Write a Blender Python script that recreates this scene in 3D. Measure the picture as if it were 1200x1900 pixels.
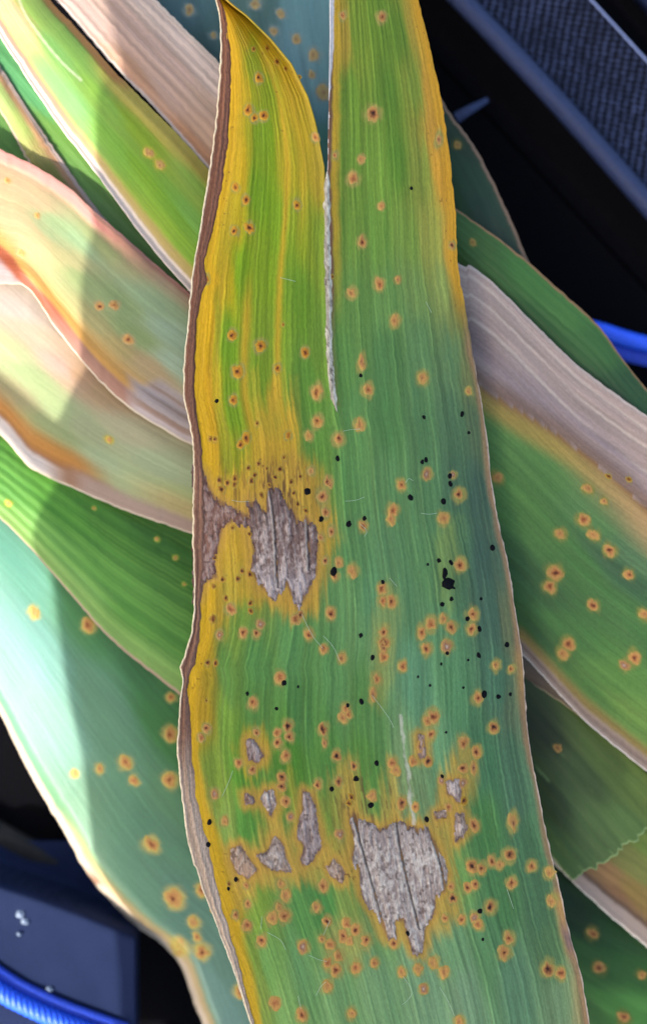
import bpy, math, random
import numpy as np
from mathutils import Vector

# ------------------------------------------------------------------ scene
sc = bpy.context.scene
for o in list(bpy.data.objects):
    bpy.data.objects.remove(o, do_unlink=True)
COL = sc.collection
random.seed(7)
RNG = np.random.default_rng(11)

# --- camera: a phone held straight above the pile, 1 photo pixel = 0.1 mm on the top leaf
PX = 0.0001
CAMH = 0.26
cam_d = bpy.data.cameras.new('camera')
cam = bpy.data.objects.new('camera', cam_d)
COL.objects.link(cam)
cam.location = (0, 0, CAMH)
cam.rotation_euler = (0, 0, 0)
cam_d.sensor_fit = 'VERTICAL'
cam_d.sensor_height = 24
cam_d.lens = 24 / 2 / (0.095 / CAMH)
cam_d.clip_start = 0.01
cam_d.clip_end = 100
cam_d.dof.use_dof = True
cam_d.dof.focus_distance = CAMH
cam_d.dof.aperture_fstop = 3.4
sc.camera = cam

# --- daylight
SUN = Vector((-0.66, -0.32, 0.68)).normalized()
world = bpy.data.worlds.new('World')
sc.world = world
world.use_nodes = True
wn = world.node_tree
sky = wn.nodes.new('ShaderNodeTexSky')
sky.sky_type = 'NISHITA'
sky.sun_disc = False
sky.sun_elevation = math.asin(SUN.z)
sky.sun_rotation = math.atan2(SUN.x, SUN.y)
sky.air_density = 1.0
sky.dust_density = 4.0
sky.ozone_density = 0.6
bg = wn.nodes['Background']
bg.inputs['Strength'].default_value = 0.15
wn.links.new(sky.outputs[0], bg.inputs['Color'])
sl = bpy.data.lights.new('sun', 'SUN')
sl.energy = 2.5
sl.angle = math.radians(0.5)
sl.color = (1.0, 0.97, 0.94)
so = bpy.data.objects.new('sun', sl)
COL.objects.link(so)
so.rotation_euler = SUN.to_track_quat('Z', 'Y').to_euler()

sc.view_settings.view_transform = 'Standard'
sc.view_settings.look = 'None'
sc.view_settings.gamma = 1
sc.view_settings.use_curve_mapping = False
sc.view_settings.exposure = 2.08

# ------------------------------------------------------------------ helpers
KALB = np.array([0.67, 0.66, 0.57])          # picture colour -> surface albedo


def S(r, g, b, k=None):
    c = np.array([r, g, b], float) / 255
    c = np.where(c <= 0.04045, c / 12.92, ((c + 0.055) / 1.055) ** 2.4)
    return c * (KALB if k is None else k)


def W(px, py, z):
    """a point seen at photo pixel px,py standing at real height z (metres)"""
    f = PX * (1 - z / CAMH)
    return (px - 600) * f, (950 - py) * f, z


def sstep(a, b, x):
    t = np.clip((x - a) / (b - a), 0, 1)
    return t * t * (3 - 2 * t)


def _hash(ix, iy, seed):
    n = (ix.astype(np.int64) * 374761393 + iy.astype(np.int64) * 668265263 + seed * 1442695041) & 0x7fffffff
    n = ((n ^ (n >> 13)) * 1274126177) & 0x7fffffff
    n = (n ^ (n >> 16)) & 0xffff
    return n / 65535.0


def vnoise(x, y, seed=0):
    ix, iy = np.floor(x), np.floor(y)
    fx, fy = x - ix, y - iy
    fx = fx * fx * (3 - 2 * fx)
    fy = fy * fy * (3 - 2 * fy)
    a = _hash(ix, iy, seed); b = _hash(ix + 1, iy, seed)
    c = _hash(ix, iy + 1, seed); d = _hash(ix + 1, iy + 1, seed)
    return (a + (b - a) * fx) * (1 - fy) + (c + (d - c) * fx) * fy


def fbm(x, y, seed=0, octv=4):
    s, a, t = 0, 0.5, 0
    for i in range(octv):
        s = s + a * vnoise(x * 2 ** i, y * 2 ** i, seed + i * 17)
        t += a
        a *= 0.5
    return s / t - 0.5        # about -0.5 .. 0.5


def crom(pts, n):
    """smooth curve through points, n samples evenly by length"""
    p = np.array(pts, float)
    q = np.vstack([2 * p[0] - p[1], p, 2 * p[-1] - p[-2]])
    out = []
    for i in range(1, len(q) - 2):
        t = np.linspace(0, 1, 24, endpoint=False)[:, None]
        a, b, c, d = q[i - 1], q[i], q[i + 1], q[i + 2]
        out.append(0.5 * (2 * b + (c - a) * t + (2 * a - 5 * b + 4 * c - d) * t ** 2 + (3 * b - a - 3 * c + d) * t ** 3))
    out = np.vstack(out + [p[-1:]])
    L = np.concatenate([[0], np.cumsum(np.linalg.norm(np.diff(out, axis=0), axis=1))])
    s = np.linspace(0, L[-1], n)
    return np.stack([np.interp(s, L, out[:, k]) for k in range(out.shape[1])], 1)


def poly_sd(px, py, poly):
    """signed distance to a polygon, positive inside"""
    P = np.array(poly, float)
    d = np.full(px.shape, 1e9)
    ins = np.zeros(px.shape, bool)
    n = len(P)
    for i in range(n):
        ax, ay = P[i]
        bx, by = P[(i + 1) % n]
        ex, ey = bx - ax, by - ay
        wx, wy = px - ax, py - ay
        t = np.clip((wx * ex + wy * ey) / (ex * ex + ey * ey + 1e-9), 0, 1)
        d = np.minimum(d, (wx - t * ex) ** 2 + (wy - t * ey) ** 2)
        c = ((ay > py) != (by > py))
        with np.errstate(divide='ignore', invalid='ignore'):
            xi = ax + (py - ay) * ex / (ey if abs(ey) > 1e-9 else 1e-9)
        ins ^= c & (px < xi)
    d = np.sqrt(d)
    return np.where(ins, d, -d)


def mix(c, col, m):
    m = np.clip(m, 0, 1)[..., None]
    return c * (1 - m) + np.asarray(col) * m


def zones(px, py, pts, ang=0, stretch=1.0, rad=70):
    """colour that drifts between sampled places; ang = fibre direction, stretch > 1 draws it out along the fibres"""
    ca, sa = math.cos(ang), math.sin(ang)
    X = (px * ca + py * sa) / stretch
    Y = -px * sa + py * ca
    num = np.zeros(px.shape + (3,))
    den = np.zeros(px.shape)
    for x, y, c in pts:
        qx = (x * ca + y * sa) / stretch
        qy = -x * sa + y * ca
        d2 = (X - qx) ** 2 + (Y - qy) ** 2
        w = 1.0 / (d2 / rad ** 2 + 0.03) ** 2
        num += w[..., None] * S(*c)
        den += w
    return num / den[..., None]


def desat(c, k):
    g_ = c @ np.array([.25, .6, .15])
    return c * (1 - k) + g_[..., None] * k


def mesh_np(name, co, faces, mat, parent=None, col=None, uv=None, smooth=True):
    """co (n,3), faces (m,4) or (m,3) index array"""
    me = bpy.data.meshes.new(name)
    faces = np.asarray(faces, np.int32)
    m, k = faces.shape
    me.vertices.add(len(co))
    me.vertices.foreach_set('co', np.asarray(co, np.float32).ravel())
    me.loops.add(m * k)
    me.loops.foreach_set('vertex_index', faces.ravel())
    me.polygons.add(m)
    me.polygons.foreach_set('loop_start', np.arange(0, m * k, k, dtype=np.int32))
    me.polygons.foreach_set('loop_total', np.full(m, k, np.int32))
    if smooth:
        me.polygons.foreach_set('use_smooth', np.ones(m, bool))
    me.update(calc_edges=True)
    me.validate()
    if col is not None:
        a = me.color_attributes.new('Col', 'FLOAT_COLOR', 'POINT')
        c4 = np.ones((len(co), 4), np.float32)
        c4[:, :3] = col
        a.data.foreach_set('color', c4.ravel())
    if uv is not None:
        l = me.uv_layers.new(name='UVMap')
        l.data.foreach_set('uv', np.asarray(uv, np.float32)[faces.ravel()].ravel())
    me.materials.append(mat)
    o = bpy.data.objects.new(name, me)
    COL.objects.link(o)
    if parent is not None:
        o.parent = parent
    return o


def grid_faces(nr, nc, closed=False):
    i = np.arange(nr - 1)[:, None]
    j = np.arange(nc if closed else nc - 1)[None, :]
    j2 = (j + 1) % nc
    a = i * nc + j; b = i * nc + j2; c = (i + 1) * nc + j2; d = (i + 1) * nc + j
    return np.stack([a, d, c, b], -1).reshape(-1, 4)


def empty(name, label, cat, group=None, loc=(0, 0, 0)):
    o = bpy.data.objects.new(name, None)
    COL.objects.link(o)
    o.empty_display_size = 0.01
    o['label'] = label
    o['category'] = cat
    if group:
        o['group'] = group
    return o


def tag(o, label, cat, group=None):
    o['label'] = label
    o['category'] = cat
    if group:
        o['group'] = group


def tube(name, pts, rad, mat, parent=None, nseg=14, n=80, ridge=0, twist=0, amp=0.0, flat=1.0, col=None):
    """tube through world points; ridges may twist round it like a braid"""
    C = crom(pts, n)
    T = np.gradient(C, axis=0)
    T /= np.linalg.norm(T, axis=1)[:, None]
    up = np.array([0, 0, 1.0])
    N = np.cross(T, up); N /= np.linalg.norm(N, axis=1)[:, None]
    B = np.cross(N, T)
    th = np.linspace(0, 2 * math.pi, nseg, endpoint=False)
    s = np.linspace(0, 1, n)
    R = rad(s) if callable(rad) else np.full(n, rad)
    r = R[:, None] * (1 + amp * np.abs(np.sin(ridge * th[None] / 2 + twist * s[:, None])) * np.ones((n, nseg)))
    co = C[:, None] + N[:, None] * (r * np.cos(th))[..., None] + B[:, None] * (r * flat * np.sin(th))[..., None]
    co = co.reshape(-1, 3)
    f = grid_faces(n, nseg, True)
    c0 = len(co)
    co = np.vstack([co, C[:1], C[-1:]])
    me_f = [tuple(q) for q in f]
    me_f += [(c0, (j + 1) % nseg, j) for j in range(nseg)]
    b = (n - 1) * nseg
    me_f += [(c0 + 1, b + j, b + (j + 1) % nseg) for j in range(nseg)]
    me = bpy.data.meshes.new(name)
    me.from_pydata([tuple(v) for v in co], [], me_f)
    me.polygons.foreach_set('use_smooth', np.ones(len(me.polygons), bool))
    me.materials.append(mat)
    o = bpy.data.objects.new(name, me)
    COL.objects.link(o)
    if parent is not None:
        o.parent = parent
    return o


# ------------------------------------------------------------------ materials
def nd(nt, t, **kw):
    n = nt.nodes.new(t)
    for k, v in kw.items():
        setattr(n, k, v)
    return n


def leaf_material(name, rough=0.42, streak=0.20, bump=0.35, spec=0.14, transl=0.12, cell=0.18, vein_scale=1.5):
    m = bpy.data.materials.new(name)
    m.use_nodes = True
    nt = m.node_tree
    L = nt.links.new
    p = nt.nodes['Principled BSDF']
    at = nd(nt, 'ShaderNodeAttribute', attribute_name='Col')
    uv = nd(nt, 'ShaderNodeUVMap', uv_map='UVMap')
    mp = nd(nt, 'ShaderNodeMapping')
    mp.inputs['Scale'].default_value = (vein_scale, 0.05, 1)
    L(uv.outputs[0], mp.inputs[0])
    n1 = nd(nt, 'ShaderNodeTexNoise')
    n1.inputs['Scale'].default_value = 1.0
    n1.inputs['Detail'].default_value = 5
    n1.inputs['Roughness'].default_value = 0.65
    L(mp.outputs[0], n1.inputs['Vector'])
    mp2 = nd(nt, 'ShaderNodeMapping')
    mp2.inputs['Scale'].default_value = (4.0, 1.1, 1)
    L(uv.outputs[0], mp2.inputs[0])
    n2 = nd(nt, 'ShaderNodeTexNoise')
    n2.inputs['Scale'].default_value = 1.0
    n2.inputs['Detail'].default_value = 4
    n2.inputs['Roughness'].default_value = 0.7
    L(mp2.outputs[0], n2.inputs['Vector'])
    r1 = nd(nt, 'ShaderNodeMapRange')
    r1.inputs['From Min'].default_value = 0.3; r1.inputs['From Max'].default_value = 0.7
    r1.inputs['To Min'].default_value = 1 - streak; r1.inputs['To Max'].default_value = 1 + streak
    L(n1.outputs['Fac'], r1.inputs['Value'])
    r2 = nd(nt, 'ShaderNodeMapRange')
    r2.inputs['From Min'].default_value = 0.3; r2.inputs['From Max'].default_value = 0.7
    r2.inputs['To Min'].default_value = 1 - cell; r2.inputs['To Max'].default_value = 1 + cell
    L(n2.outputs['Fac'], r2.inputs['Value'])
    mu = nd(nt, 'ShaderNodeMath', operation='MULTIPLY')
    L(r1.outputs[0], mu.inputs[0]); L(r2.outputs[0], mu.inputs[1])
    vm = nd(nt, 'ShaderNodeVectorMath', operation='SCALE')
    L(at.outputs['Color'], vm.inputs[0]); L(mu.outputs[0], vm.inputs['Scale'])
    L(vm.outputs[0], p.inputs['Base Color'])
    rr = nd(nt, 'ShaderNodeMapRange')
    rr.inputs['To Min'].default_value = rough - 0.10; rr.inputs['To Max'].default_value = rough + 0.14
    L(n2.outputs['Fac'], rr.inputs['Value'])
    L(rr.outputs[0], p.inputs['Roughness'])
    p.inputs['Specular IOR Level'].default_value = spec
    ad = nd(nt, 'ShaderNodeMath', operation='MULTIPLY_ADD')
    L(n2.outputs['Fac'], ad.inputs[0]); ad.inputs[1].default_value = 0.45
    L(n1.outputs['Fac'], ad.inputs[2])
    bp = nd(nt, 'ShaderNodeBump')
    bp.inputs['Strength'].default_value = bump
    bp.inputs['Distance'].default_value = 0.0004
    L(ad.outputs[0], bp.inputs['Height'])
    L(bp.outputs[0], p.inputs['Normal'])
    if transl > 0:
        tr = nd(nt, 'ShaderNodeBsdfTranslucent')
        L(vm.outputs[0], tr.inputs['Color'])
        mx = nd(nt, 'ShaderNodeMixShader')
        mx.inputs[0].default_value = transl
        L(p.outputs[0], mx.inputs[1]); L(tr.outputs[0], mx.inputs[2])
        L(mx.outputs[0], nt.nodes['Material Output'].inputs['Surface'])
    return m


M_LEAF = leaf_material('leaf_tissue')
M_GLOSS = leaf_material('leaf_tissue_waxy', rough=0.5, streak=0.14, bump=0.25, spec=0.45, cell=0.10)
M_LEAF2 = leaf_material('leaf_tissue_soft', streak=0.12, bump=0.25, cell=0.08, vein_scale=2.0)
M_DRY = leaf_material('dead_tissue', rough=0.6, streak=0.18, bump=0.9, spec=0.12, transl=0.0, cell=0.38, vein_scale=2.2)
M_SPOT = leaf_material('spot_tissue', rough=0.5, streak=0.10, bump=0.5, spec=0.12, transl=0.0, cell=0.22)


def simple(name, col, rough=0.6, spec=0.5, nscale=900, namp=0.3, bump=0.3, dist=0.0003, sheen=0.0):
    m = bpy.data.materials.new(name)
    m.use_nodes = True
    nt = m.node_tree
    L = nt.links.new
    p = nt.nodes['Principled BSDF']
    tc = nd(nt, 'ShaderNodeTexCoord')
    n = nd(nt, 'ShaderNodeTexNoise')
    n.inputs['Scale'].default_value = nscale
    n.inputs['Detail'].default_value = 4
    L(tc.outputs['Object'], n.inputs['Vector'])
    r = nd(nt, 'ShaderNodeMapRange')
    r.inputs['From Min'].default_value = 0.3; r.inputs['From Max'].default_value = 0.7
    r.inputs['To Min'].default_value = 1 - namp; r.inputs['To Max'].default_value = 1 + namp
    L(n.outputs['Fac'], r.inputs['Value'])
    vm = nd(nt, 'ShaderNodeVectorMath', operation='SCALE')
    vm.inputs[0].default_value = col
    L(r.outputs[0], vm.inputs['Scale'])
    L(vm.outputs[0], p.inputs['Base Color'])
    p.inputs['Roughness'].default_value = rough
    p.inputs['Specular IOR Level'].default_value = spec
    if sheen:
        p.inputs['Sheen Weight'].default_value = sheen
    b = nd(nt, 'ShaderNodeBump')
    b.inputs['Strength'].default_value = bump
    b.inputs['Distance'].default_value = dist
    L(n.outputs['Fac'], b.inputs['Height'])
    L(b.outputs[0], p.inputs['Normal'])
    return m


def weave(name, col, col2, ang, sx, sy, rough=0.75, contrast=1.0):
    """woven or knitted cloth: rows of raised stitches"""
    m = bpy.data.materials.new(name)
    m.use_nodes = True
    nt = m.node_tree
    L = nt.links.new
    p = nt.nodes['Principled BSDF']
    tc = nd(nt, 'ShaderNodeTexCoord')
    mp = nd(nt, 'ShaderNodeMapping')
    mp.inputs['Rotation'].default_value = (0, 0, ang)
    L(tc.outputs['Object'], mp.inputs[0])
    mp2 = nd(nt, 'ShaderNodeMapping')
    mp2.inputs['Scale'].default_value = (sx, sy, 1)
    L(mp.outputs[0], mp2.inputs[0])
    v = nd(nt, 'ShaderNodeTexVoronoi')
    v.inputs['Scale'].default_value = 1.0
    v.inputs['Randomness'].default_value = 0.18
    L(mp2.outputs[0], v.inputs['Vector'])
    n = nd(nt, 'ShaderNodeTexNoise')
    n.inputs['Scale'].default_value = 160
    n.inputs['Detail'].default_value = 3
    L(tc.outputs['Object'], n.inputs['Vector'])
    r = nd(nt, 'ShaderNodeMapRange')
    r.inputs['From Min'].default_value = 0.05; r.inputs['From Max'].default_value = 0.42
    r.inputs['To Min'].default_value = 1.0; r.inputs['To Max'].default_value = 0.0
    L(v.outputs['Distance'], r.inputs['Value'])
    mu = nd(nt, 'ShaderNodeMath', operation='MULTIPLY')
    L(r.outputs[0], mu.inputs[0]); L(n.outputs['Fac'], mu.inputs[1])
    mx = nd(nt, 'ShaderNodeMix', data_type='RGBA')
    L(mu.outputs[0], mx.inputs['Factor'])
    mx.inputs['A'].default_value = (*col, 1)
    mx.inputs['B'].default_value = (*col2, 1)
    L(mx.outputs['Result'], p.inputs['Base Color'])
    p.inputs['Roughness'].default_value = rough
    p.inputs['Specular IOR Level'].default_value = 0.08
    b = nd(nt, 'ShaderNodeBump')
    b.inputs['Strength'].default_value = 0.8 * contrast
    b.inputs['Distance'].default_value = 0.0005
    L(r.outputs[0], b.inputs['Height'])
    L(b.outputs[0], p.inputs['Normal'])
    return m


M_BLACK = simple('black_cloth', (0.0022, 0.0022, 0.0028), 0.95, 0.02, 1500, 0.4, 0.4)
M_SPECK = simple('black_spore_mass', (0.0022, 0.0022, 0.003), 0.7, 0.06, 4000, 0.3, 0.6, 0.0002)
M_PIPING = simple('navy_satin_piping', (0.010, 0.018, 0.052), 0.6, 0.3, 1800, 0.25, 0.3)  # blue partly paints the sky reflection along the rounded edge
M_SEAM = simple('grey_blue_thread', (0.16, 0.20, 0.34), 0.4, 0.6, 2500, 0.2, 0.3)
M_MESH = weave('navy_mesh_cloth', (0.0015, 0.002, 0.005), (0.10, 0.13, 0.25), math.radians(10), 620, 950)
M_PAD = weave('slate_blue_cloth', (0.006, 0.011, 0.034), (0.028, 0.042, 0.105), math.radians(-32), 2600, 1700, contrast=0.6)
M_CORD = simple('bright_blue_cord', (0.006, 0.075, 0.62), 0.45, 0.5, 3000, 0.35, 0.5)
M_CORD_D = simple('deep_blue_tape', (0.004, 0.030, 0.30), 0.6, 0.4, 3000, 0.35, 0.5)
M_STRAP = simple('taupe_strap', (0.008, 0.007, 0.006), 0.7, 0.3, 900, 0.4, 0.4)
M_LINT = simple('white_lint', (0.10, 0.13, 0.18), 0.6, 0.4, 3000, 0.3, 0.5)
M_HAIR = simple('pale_leaf_hair', (0.26, 0.34, 0.22), 0.5, 0.4, 3000, 0.2, 0.2)
M_BOARD = simple('grey_board', (0.10, 0.10, 0.10), 0.8, 0.3, 60, 0.2, 0.1)

# ------------------------------------------------------------------ ground
FLOOR = -0.040
g = 1.5
fo = mesh_np('ground', np.array([(-g, -g, FLOOR), (g, -g, FLOOR), (g, g, FLOOR), (-g, g, FLOOR)]), [[0, 1, 2, 3]], M_BLACK, smooth=False)
fo['kind'] = 'structure'


# ------------------------------------------------------------------ leaves
def add_spot(parent, zf, px, py, rx, kind, ang, shade=(1, 1, 1), hc=(176, 158, 76), dome_k=1.0, name='leaf_spot'):
    """one disease spot: a low orange-brown blister with a sunken dark centre, draped on the blade"""
    rings = np.array([0, .16, .30, .44, .60, .78, 1.0])
    ns = 16
    th = np.linspace(0, 2 * math.pi, ns, endpoint=False)
    sd = random.randint(0, 9999)
    wob = 1 + 0.95 * fbm(np.cos(th) * 1.5 + sd % 97, np.sin(th) * 1.5 + sd % 53, sd, 3)
    el = random.uniform(1.1, 1.4)
    if kind == 'long':
        el = 2.1
    R, T = np.meshgrid(rings, th, indexing='ij')
    lx = R * rx * wob[None] / math.sqrt(el)
    ly = R * rx * wob[None] * math.sqrt(el)
    ca, sa = math.cos(ang), math.sin(ang)
    offx = random.uniform(-.12, .12) * rx * (1 - R); offy = random.uniform(-.15, .15) * rx * (1 - R)
    lx = lx * np.cos(T) + offx; ly = ly * np.sin(T) + offy
    X = px + lx * ca - ly * sa
    Y = py + lx * sa + ly * ca
    dome = np.interp(R, [0, .2, .42, .7, 1], [.00, .01, .06, .05, -.025]) * 0.001 * min(1, rx / 13) * dome_k + 0.00005 * (1 - R ** 4)
    Z = zf(X, Y) + dome
    n = fbm(X / 4, Y / 4, sd, 3)
    H = S(*hc)
    cs = {'m': [S(70, 34, 22), S(132, 72, 42), S(180, 122, 72), S(194, 148, 86), H],
          'dk': [S(34, 16, 14), S(62, 32, 24), S(146, 92, 56), S(188, 140, 80), H],
          'f': [S(164, 112, 70), S(180, 128, 78), S(192, 144, 86), S(190, 150, 84), H],
          'g': [S(198, 180, 168), S(170, 144, 130), S(156, 114, 90), S(184, 138, 88), H],
          'y': [S(44, 20, 12), S(84, 42, 20), S(160, 98, 36), S(186, 134, 44), H],
          's': [S(46, 22, 14), S(76, 38, 20), S(130, 80, 34), S(172, 128, 46), S(180, 146, 44)],
          'long': [S(112, 70, 50), S(160, 112, 78), S(184, 134, 84), S(190, 148, 82), H]}[kind]
    if kind == 'm' and sd % 4 == 0:
        cs[0], cs[1] = cs[1], S(160, 100, 60)
    q0 = random.uniform(.8, 1.25)
    stops = [0, .15 * q0, .33 * q0, .66, 1]
    rr = np.clip(R + n * 0.55 * (R < .95), 0, 1)
    C = np.stack([np.interp(rr, stops, [c[k] for c in cs]) for k in range(3)], -1) * (np.array(shade) * (1 - R[..., None] ** 3) + R[..., None] ** 3)
    # rim fades to the colour of the blade's own halo
    wx, wy, wz = W(X, Y, Z)
    co = np.stack([wx, wy, wz], -1).reshape(-1, 3)
    f = grid_faces(len(rings), ns, True)
    uv = np.stack([X * .1, Y * .1], -1).reshape(-1, 2)
    return mesh_np(name, co, f[:, ::-1], M_SPOT, parent, C.reshape(-1, 3), uv)


def halo(C, px, py, spots, ang, shade=1.0, hc=(186, 168, 62)):
    ca, sa = math.cos(ang), math.sin(ang)
    for (x, y, r, k) in spots:
        b = np.abs(px - x) < r * 3.2
        b &= np.abs(py - y) < r * 3.6
        if not b.any():
            continue
        dx, dy = px[b] - x, py[b] - y
        lx = dx * ca + dy * sa
        ly = -dx * sa + dy * ca
        el = 2.1 if k == 'long' else 1.22
        d = np.sqrt((lx * math.sqrt(el)) ** 2 + (ly / math.sqrt(el)) ** 2) / r
        d = d + 0.8 * fbm(px[b] / (r * .9), py[b] / (r * 1.2), int(x) & 255, 2)
        w = 1 - sstep(0.8, 1.5, d)
        if k == 's':
            w *= 0.6
        C[b] = mix(C[b], S(*hc) * shade, w * 0.9)
    return C


def add_speck(parent, zf, px, py, r, el=1.2, ang=0.0, name='black_speck'):
    ns, rings = 10, [0, .45, .8, 1.0]
    th = np.linspace(0, 2 * math.pi, ns, endpoint=False)
    sd = random.randint(0, 9999)
    wob = 1 + 0.7 * fbm(np.cos(th) * 1.5 + sd, np.sin(th) * 1.5 + sd, sd, 2)
    R, T = np.meshgrid(np.array(rings), th, indexing='ij')
    lx = R * r * wob * np.cos(T) / math.sqrt(el); ly = R * r * wob * np.sin(T) * math.sqrt(el)
    X = px + lx * math.cos(ang) - ly * math.sin(ang)
    Y = py + lx * math.sin(ang) + ly * math.cos(ang)
    h = np.interp(R, [0, .45, .8, 1], [.55, .5, .3, -.1]) * r * PX * 0.8
    wx, wy, wz = W(X, Y, zf(X, Y) + h)
    co = np.stack([wx, wy, wz], -1).reshape(-1, 3)
    return mesh_np(name, co, grid_faces(len(rings), ns, True)[:, ::-1], M_SPECK, parent)


def solidify(o, t=0.00028):
    md = o.modifiers.new('thickness', 'SOLIDIFY')
    md.thickness = t
    md.offset = -1


class Strip:
    """a strip leaf between two traced edges, A and B, arched and drooping at its own height"""

    def __init__(self, A, B, zfun, nr=190, nc=72, rough=1.5, seed=0, serr=0.0, endjag=0.0):
        t = np.linspace(0, 1, nr)
        a = crom(A, nr); b = crom(B, nr)
        wob = rough * 2 * fbm(t * 60, t * 0 + seed, seed, 3)
        wob2 = rough * 2 * fbm(t * 60, t * 0 + seed + 9, seed + 3, 3)
        if serr:
            wob2 = wob2 + serr * np.abs(np.sin(t * nr * 0.9)) * (0.4 + 0.6 * vnoise(t * 70, t * 0, seed))
        d = b - a
        dn = d / np.linalg.norm(d, axis=1)[:, None]
        a = a + dn * wob[:, None]; b = b + dn * wob2[:, None]
        u = np.linspace(0, 1, nc)
        # finer columns at both margins
        u = 0.5 - 0.5 * np.cos(u * math.pi) * (0.35 + 0.65 * np.abs(np.cos(u * math.pi)) ** 0.2)
        u = (u - u[0]) / (u[-1] - u[0])
        self.U, self.T = np.meshgrid(u, t)
        self.X = a[:, None, 0] + d[:, None, 0] * self.U
        self.Y = a[:, None, 1] + d[:, None, 1] * self.U
        if endjag:
            j = endjag * fbm(u * 24, u * 0 + seed, seed, 3) * 2
            e = sstep(0.86, 1.0, self.T)
            av = a[-1] - a[-12]; av = av / np.linalg.norm(av)
            self.X += av[0] * j[None] * e; self.Y += av[1] * j[None] * e
        self.zfun = zfun
        self.Z = zfun(self.X, self.Y, self.U, self.T)
        self.wid = np.linalg.norm(d, axis=1).mean() * 0.1
        self.len = np.linalg.norm(np.diff(a, axis=0), axis=1).sum() * 0.1
        dd = (b[-1] + a[-1]) - (a[0] + b[0])
        self.ang = math.atan2(dd[1], dd[0])
        self.seed = seed

    def z_at(self, x, y):
        fx, fy = self.X.ravel(), self.Y.ravel()
        x = np.asarray(x, float); y = np.asarray(y, float)
        cx, cy = x.mean(), y.mean()
        r = max(np.ptp(x), np.ptp(y), 10) * 0.6 + 14
        sel = np.where((np.abs(fx - cx) < r) & (np.abs(fy - cy) < r))[0]
        if len(sel) < 4:
            sel = np.argsort((fx - cx) ** 2 + (fy - cy) ** 2)[:6]
        d2 = (x.ravel()[:, None] - fx[sel]) ** 2 + (y.ravel()[:, None] - fy[sel]) ** 2
        w = 1 / (d2 + 2.0) ** 2
        return ((w * self.Z.ravel()[sel]).sum(1) / w.sum(1)).reshape(x.shape)

    def streak(self, fu=40, ft=2.0, k=0):
        return fbm(self.U * fu, self.T * ft, self.seed + 31 + k, 4)

    def build(self, parent, C, mat=M_LEAF2, name='blade'):
        wx, wy, wz = W(self.X, self.Y, self.Z)
        nr, nc = self.X.shape
        co = np.stack([wx, wy, wz], -1).reshape(-1, 3)
        uv = np.stack([self.U * self.wid, self.T * self.len], -1).reshape(-1, 2)
        f = grid_faces(nr, nc)
        # keep faces turned to the camera
        p, q, r = co[f[0, 0]], co[f[0, 1]], co[f[0, 2]]
        if np.cross(q - p, r - p)[2] < 0:
            f = f[:, ::-1]
        o = mesh_np(name, co, f, mat, parent, np.clip(C.reshape(-1, 3), 0.001, 0.9), uv)
        solidify(o)
        return o


def leaf(label, A, B, zfun, pts, seed, name='maize_leaf', stretch=3.0, rad=40, streak=0.25, mat=M_LEAF2, spots=(), paint=None,
         rimA=None, rimB=None, shade=1.0, fu=40, spot_shade=(1, 1, 1), rough=1.5, serr=0.0, endjag=0.0, nr=190, nc=72, hc=(186, 168, 62), ds=0.0, tint=(1, 1, 1), dome_k=0.35):
    root = empty(name, label, 'leaf', 'maize leaves lying in the pile')
    s = Strip(A, B, zfun, seed=seed, rough=rough, serr=serr, endjag=endjag, nr=nr, nc=nc)
    warp = 14 * s.streak(22, 4, 5)
    C = zones(s.X + warp, s.Y - warp, pts, s.ang, stretch, rad)
    C = C * np.array(tint)
    if ds:
        C = desat(C, ds)
    C = C * (1 + streak * 2 * s.streak(fu))[..., None]
    if paint:
        C = paint(C, s)
    C = halo(C, s.X, s.Y, spots, s.ang - math.pi / 2, 1.0, hc)
    for rim, uu in ((rimA, s.U), (rimB, 1 - s.U)):
        if rim:
            c, w = rim
            wpx = w / (s.wid * 10)
            m = 1 - sstep(wpx * 0.55, wpx, uu + wpx * 0.5 * fbm(s.T * 50, s.T * 0, seed, 3))
            C = mix(C, S(*c), m)
    s.build(root, C * shade, mat)
    for (x, y, r, k) in spots:
        add_spot(root, s.z_at, x, y, r, k, s.ang - math.pi / 2, spot_shade, hc, dome_k)
    return root, s


mm = 0.001


def arch(base, h=2.0, along=0.0, aslope=0.0, skew=0.5, ripple=0.5, seed=0):
    """height in mm: base + arch across + tilt along/ across + ripples"""
    def f(x, y, u, t):
        z = base + h * (1 - (2 * (u - skew)) ** 2) + along * (t - 0.5) + aslope * (u - 0.5)
        z = z + ripple * 2 * fbm(t * 5, u * 2.5, seed, 2) + 0.05 * np.sin(u * 60)
        return z * mm
    return f


# ---- left of the big leaf
# dull teal leaf seen behind the split tip
leaf('dull teal leaf with pale spots, behind the split tip of the big leaf',
     [(730, -120), (730, 100), (740, 420)], [(200, -120), (260, 60), (420, 420)],
     arch(-19.5, 2.5, 0, 0, ripple=0.6, seed=3),
     [(340, 20, (70, 100, 106)), (380, 90, (62, 90, 90)), (470, 20, (72, 100, 98)), (540, 120, (98, 132, 142)), (580, 60, (92, 128, 136)),
      (590, 200, (100, 138, 146)), (600, 260, (96, 142, 128)), (420, 200, (70, 100, 96))],
     seed=3, stretch=1.6, rad=60, hc=(116, 130, 128), spot_shade=(.55, .74, 1.05),
     spots=[(352, 19, 11, 'f'), (474, 6, 11, 'f'), (520, 26, 9, 'f'), (508, 58, 9, 'f'), (550, 72, 10, 'f'), (583, 102, 12, 'f'), (600, 172, 16, 'f'), (578, 138, 8, 'f'), (396, 66, 7, 'f')])

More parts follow.
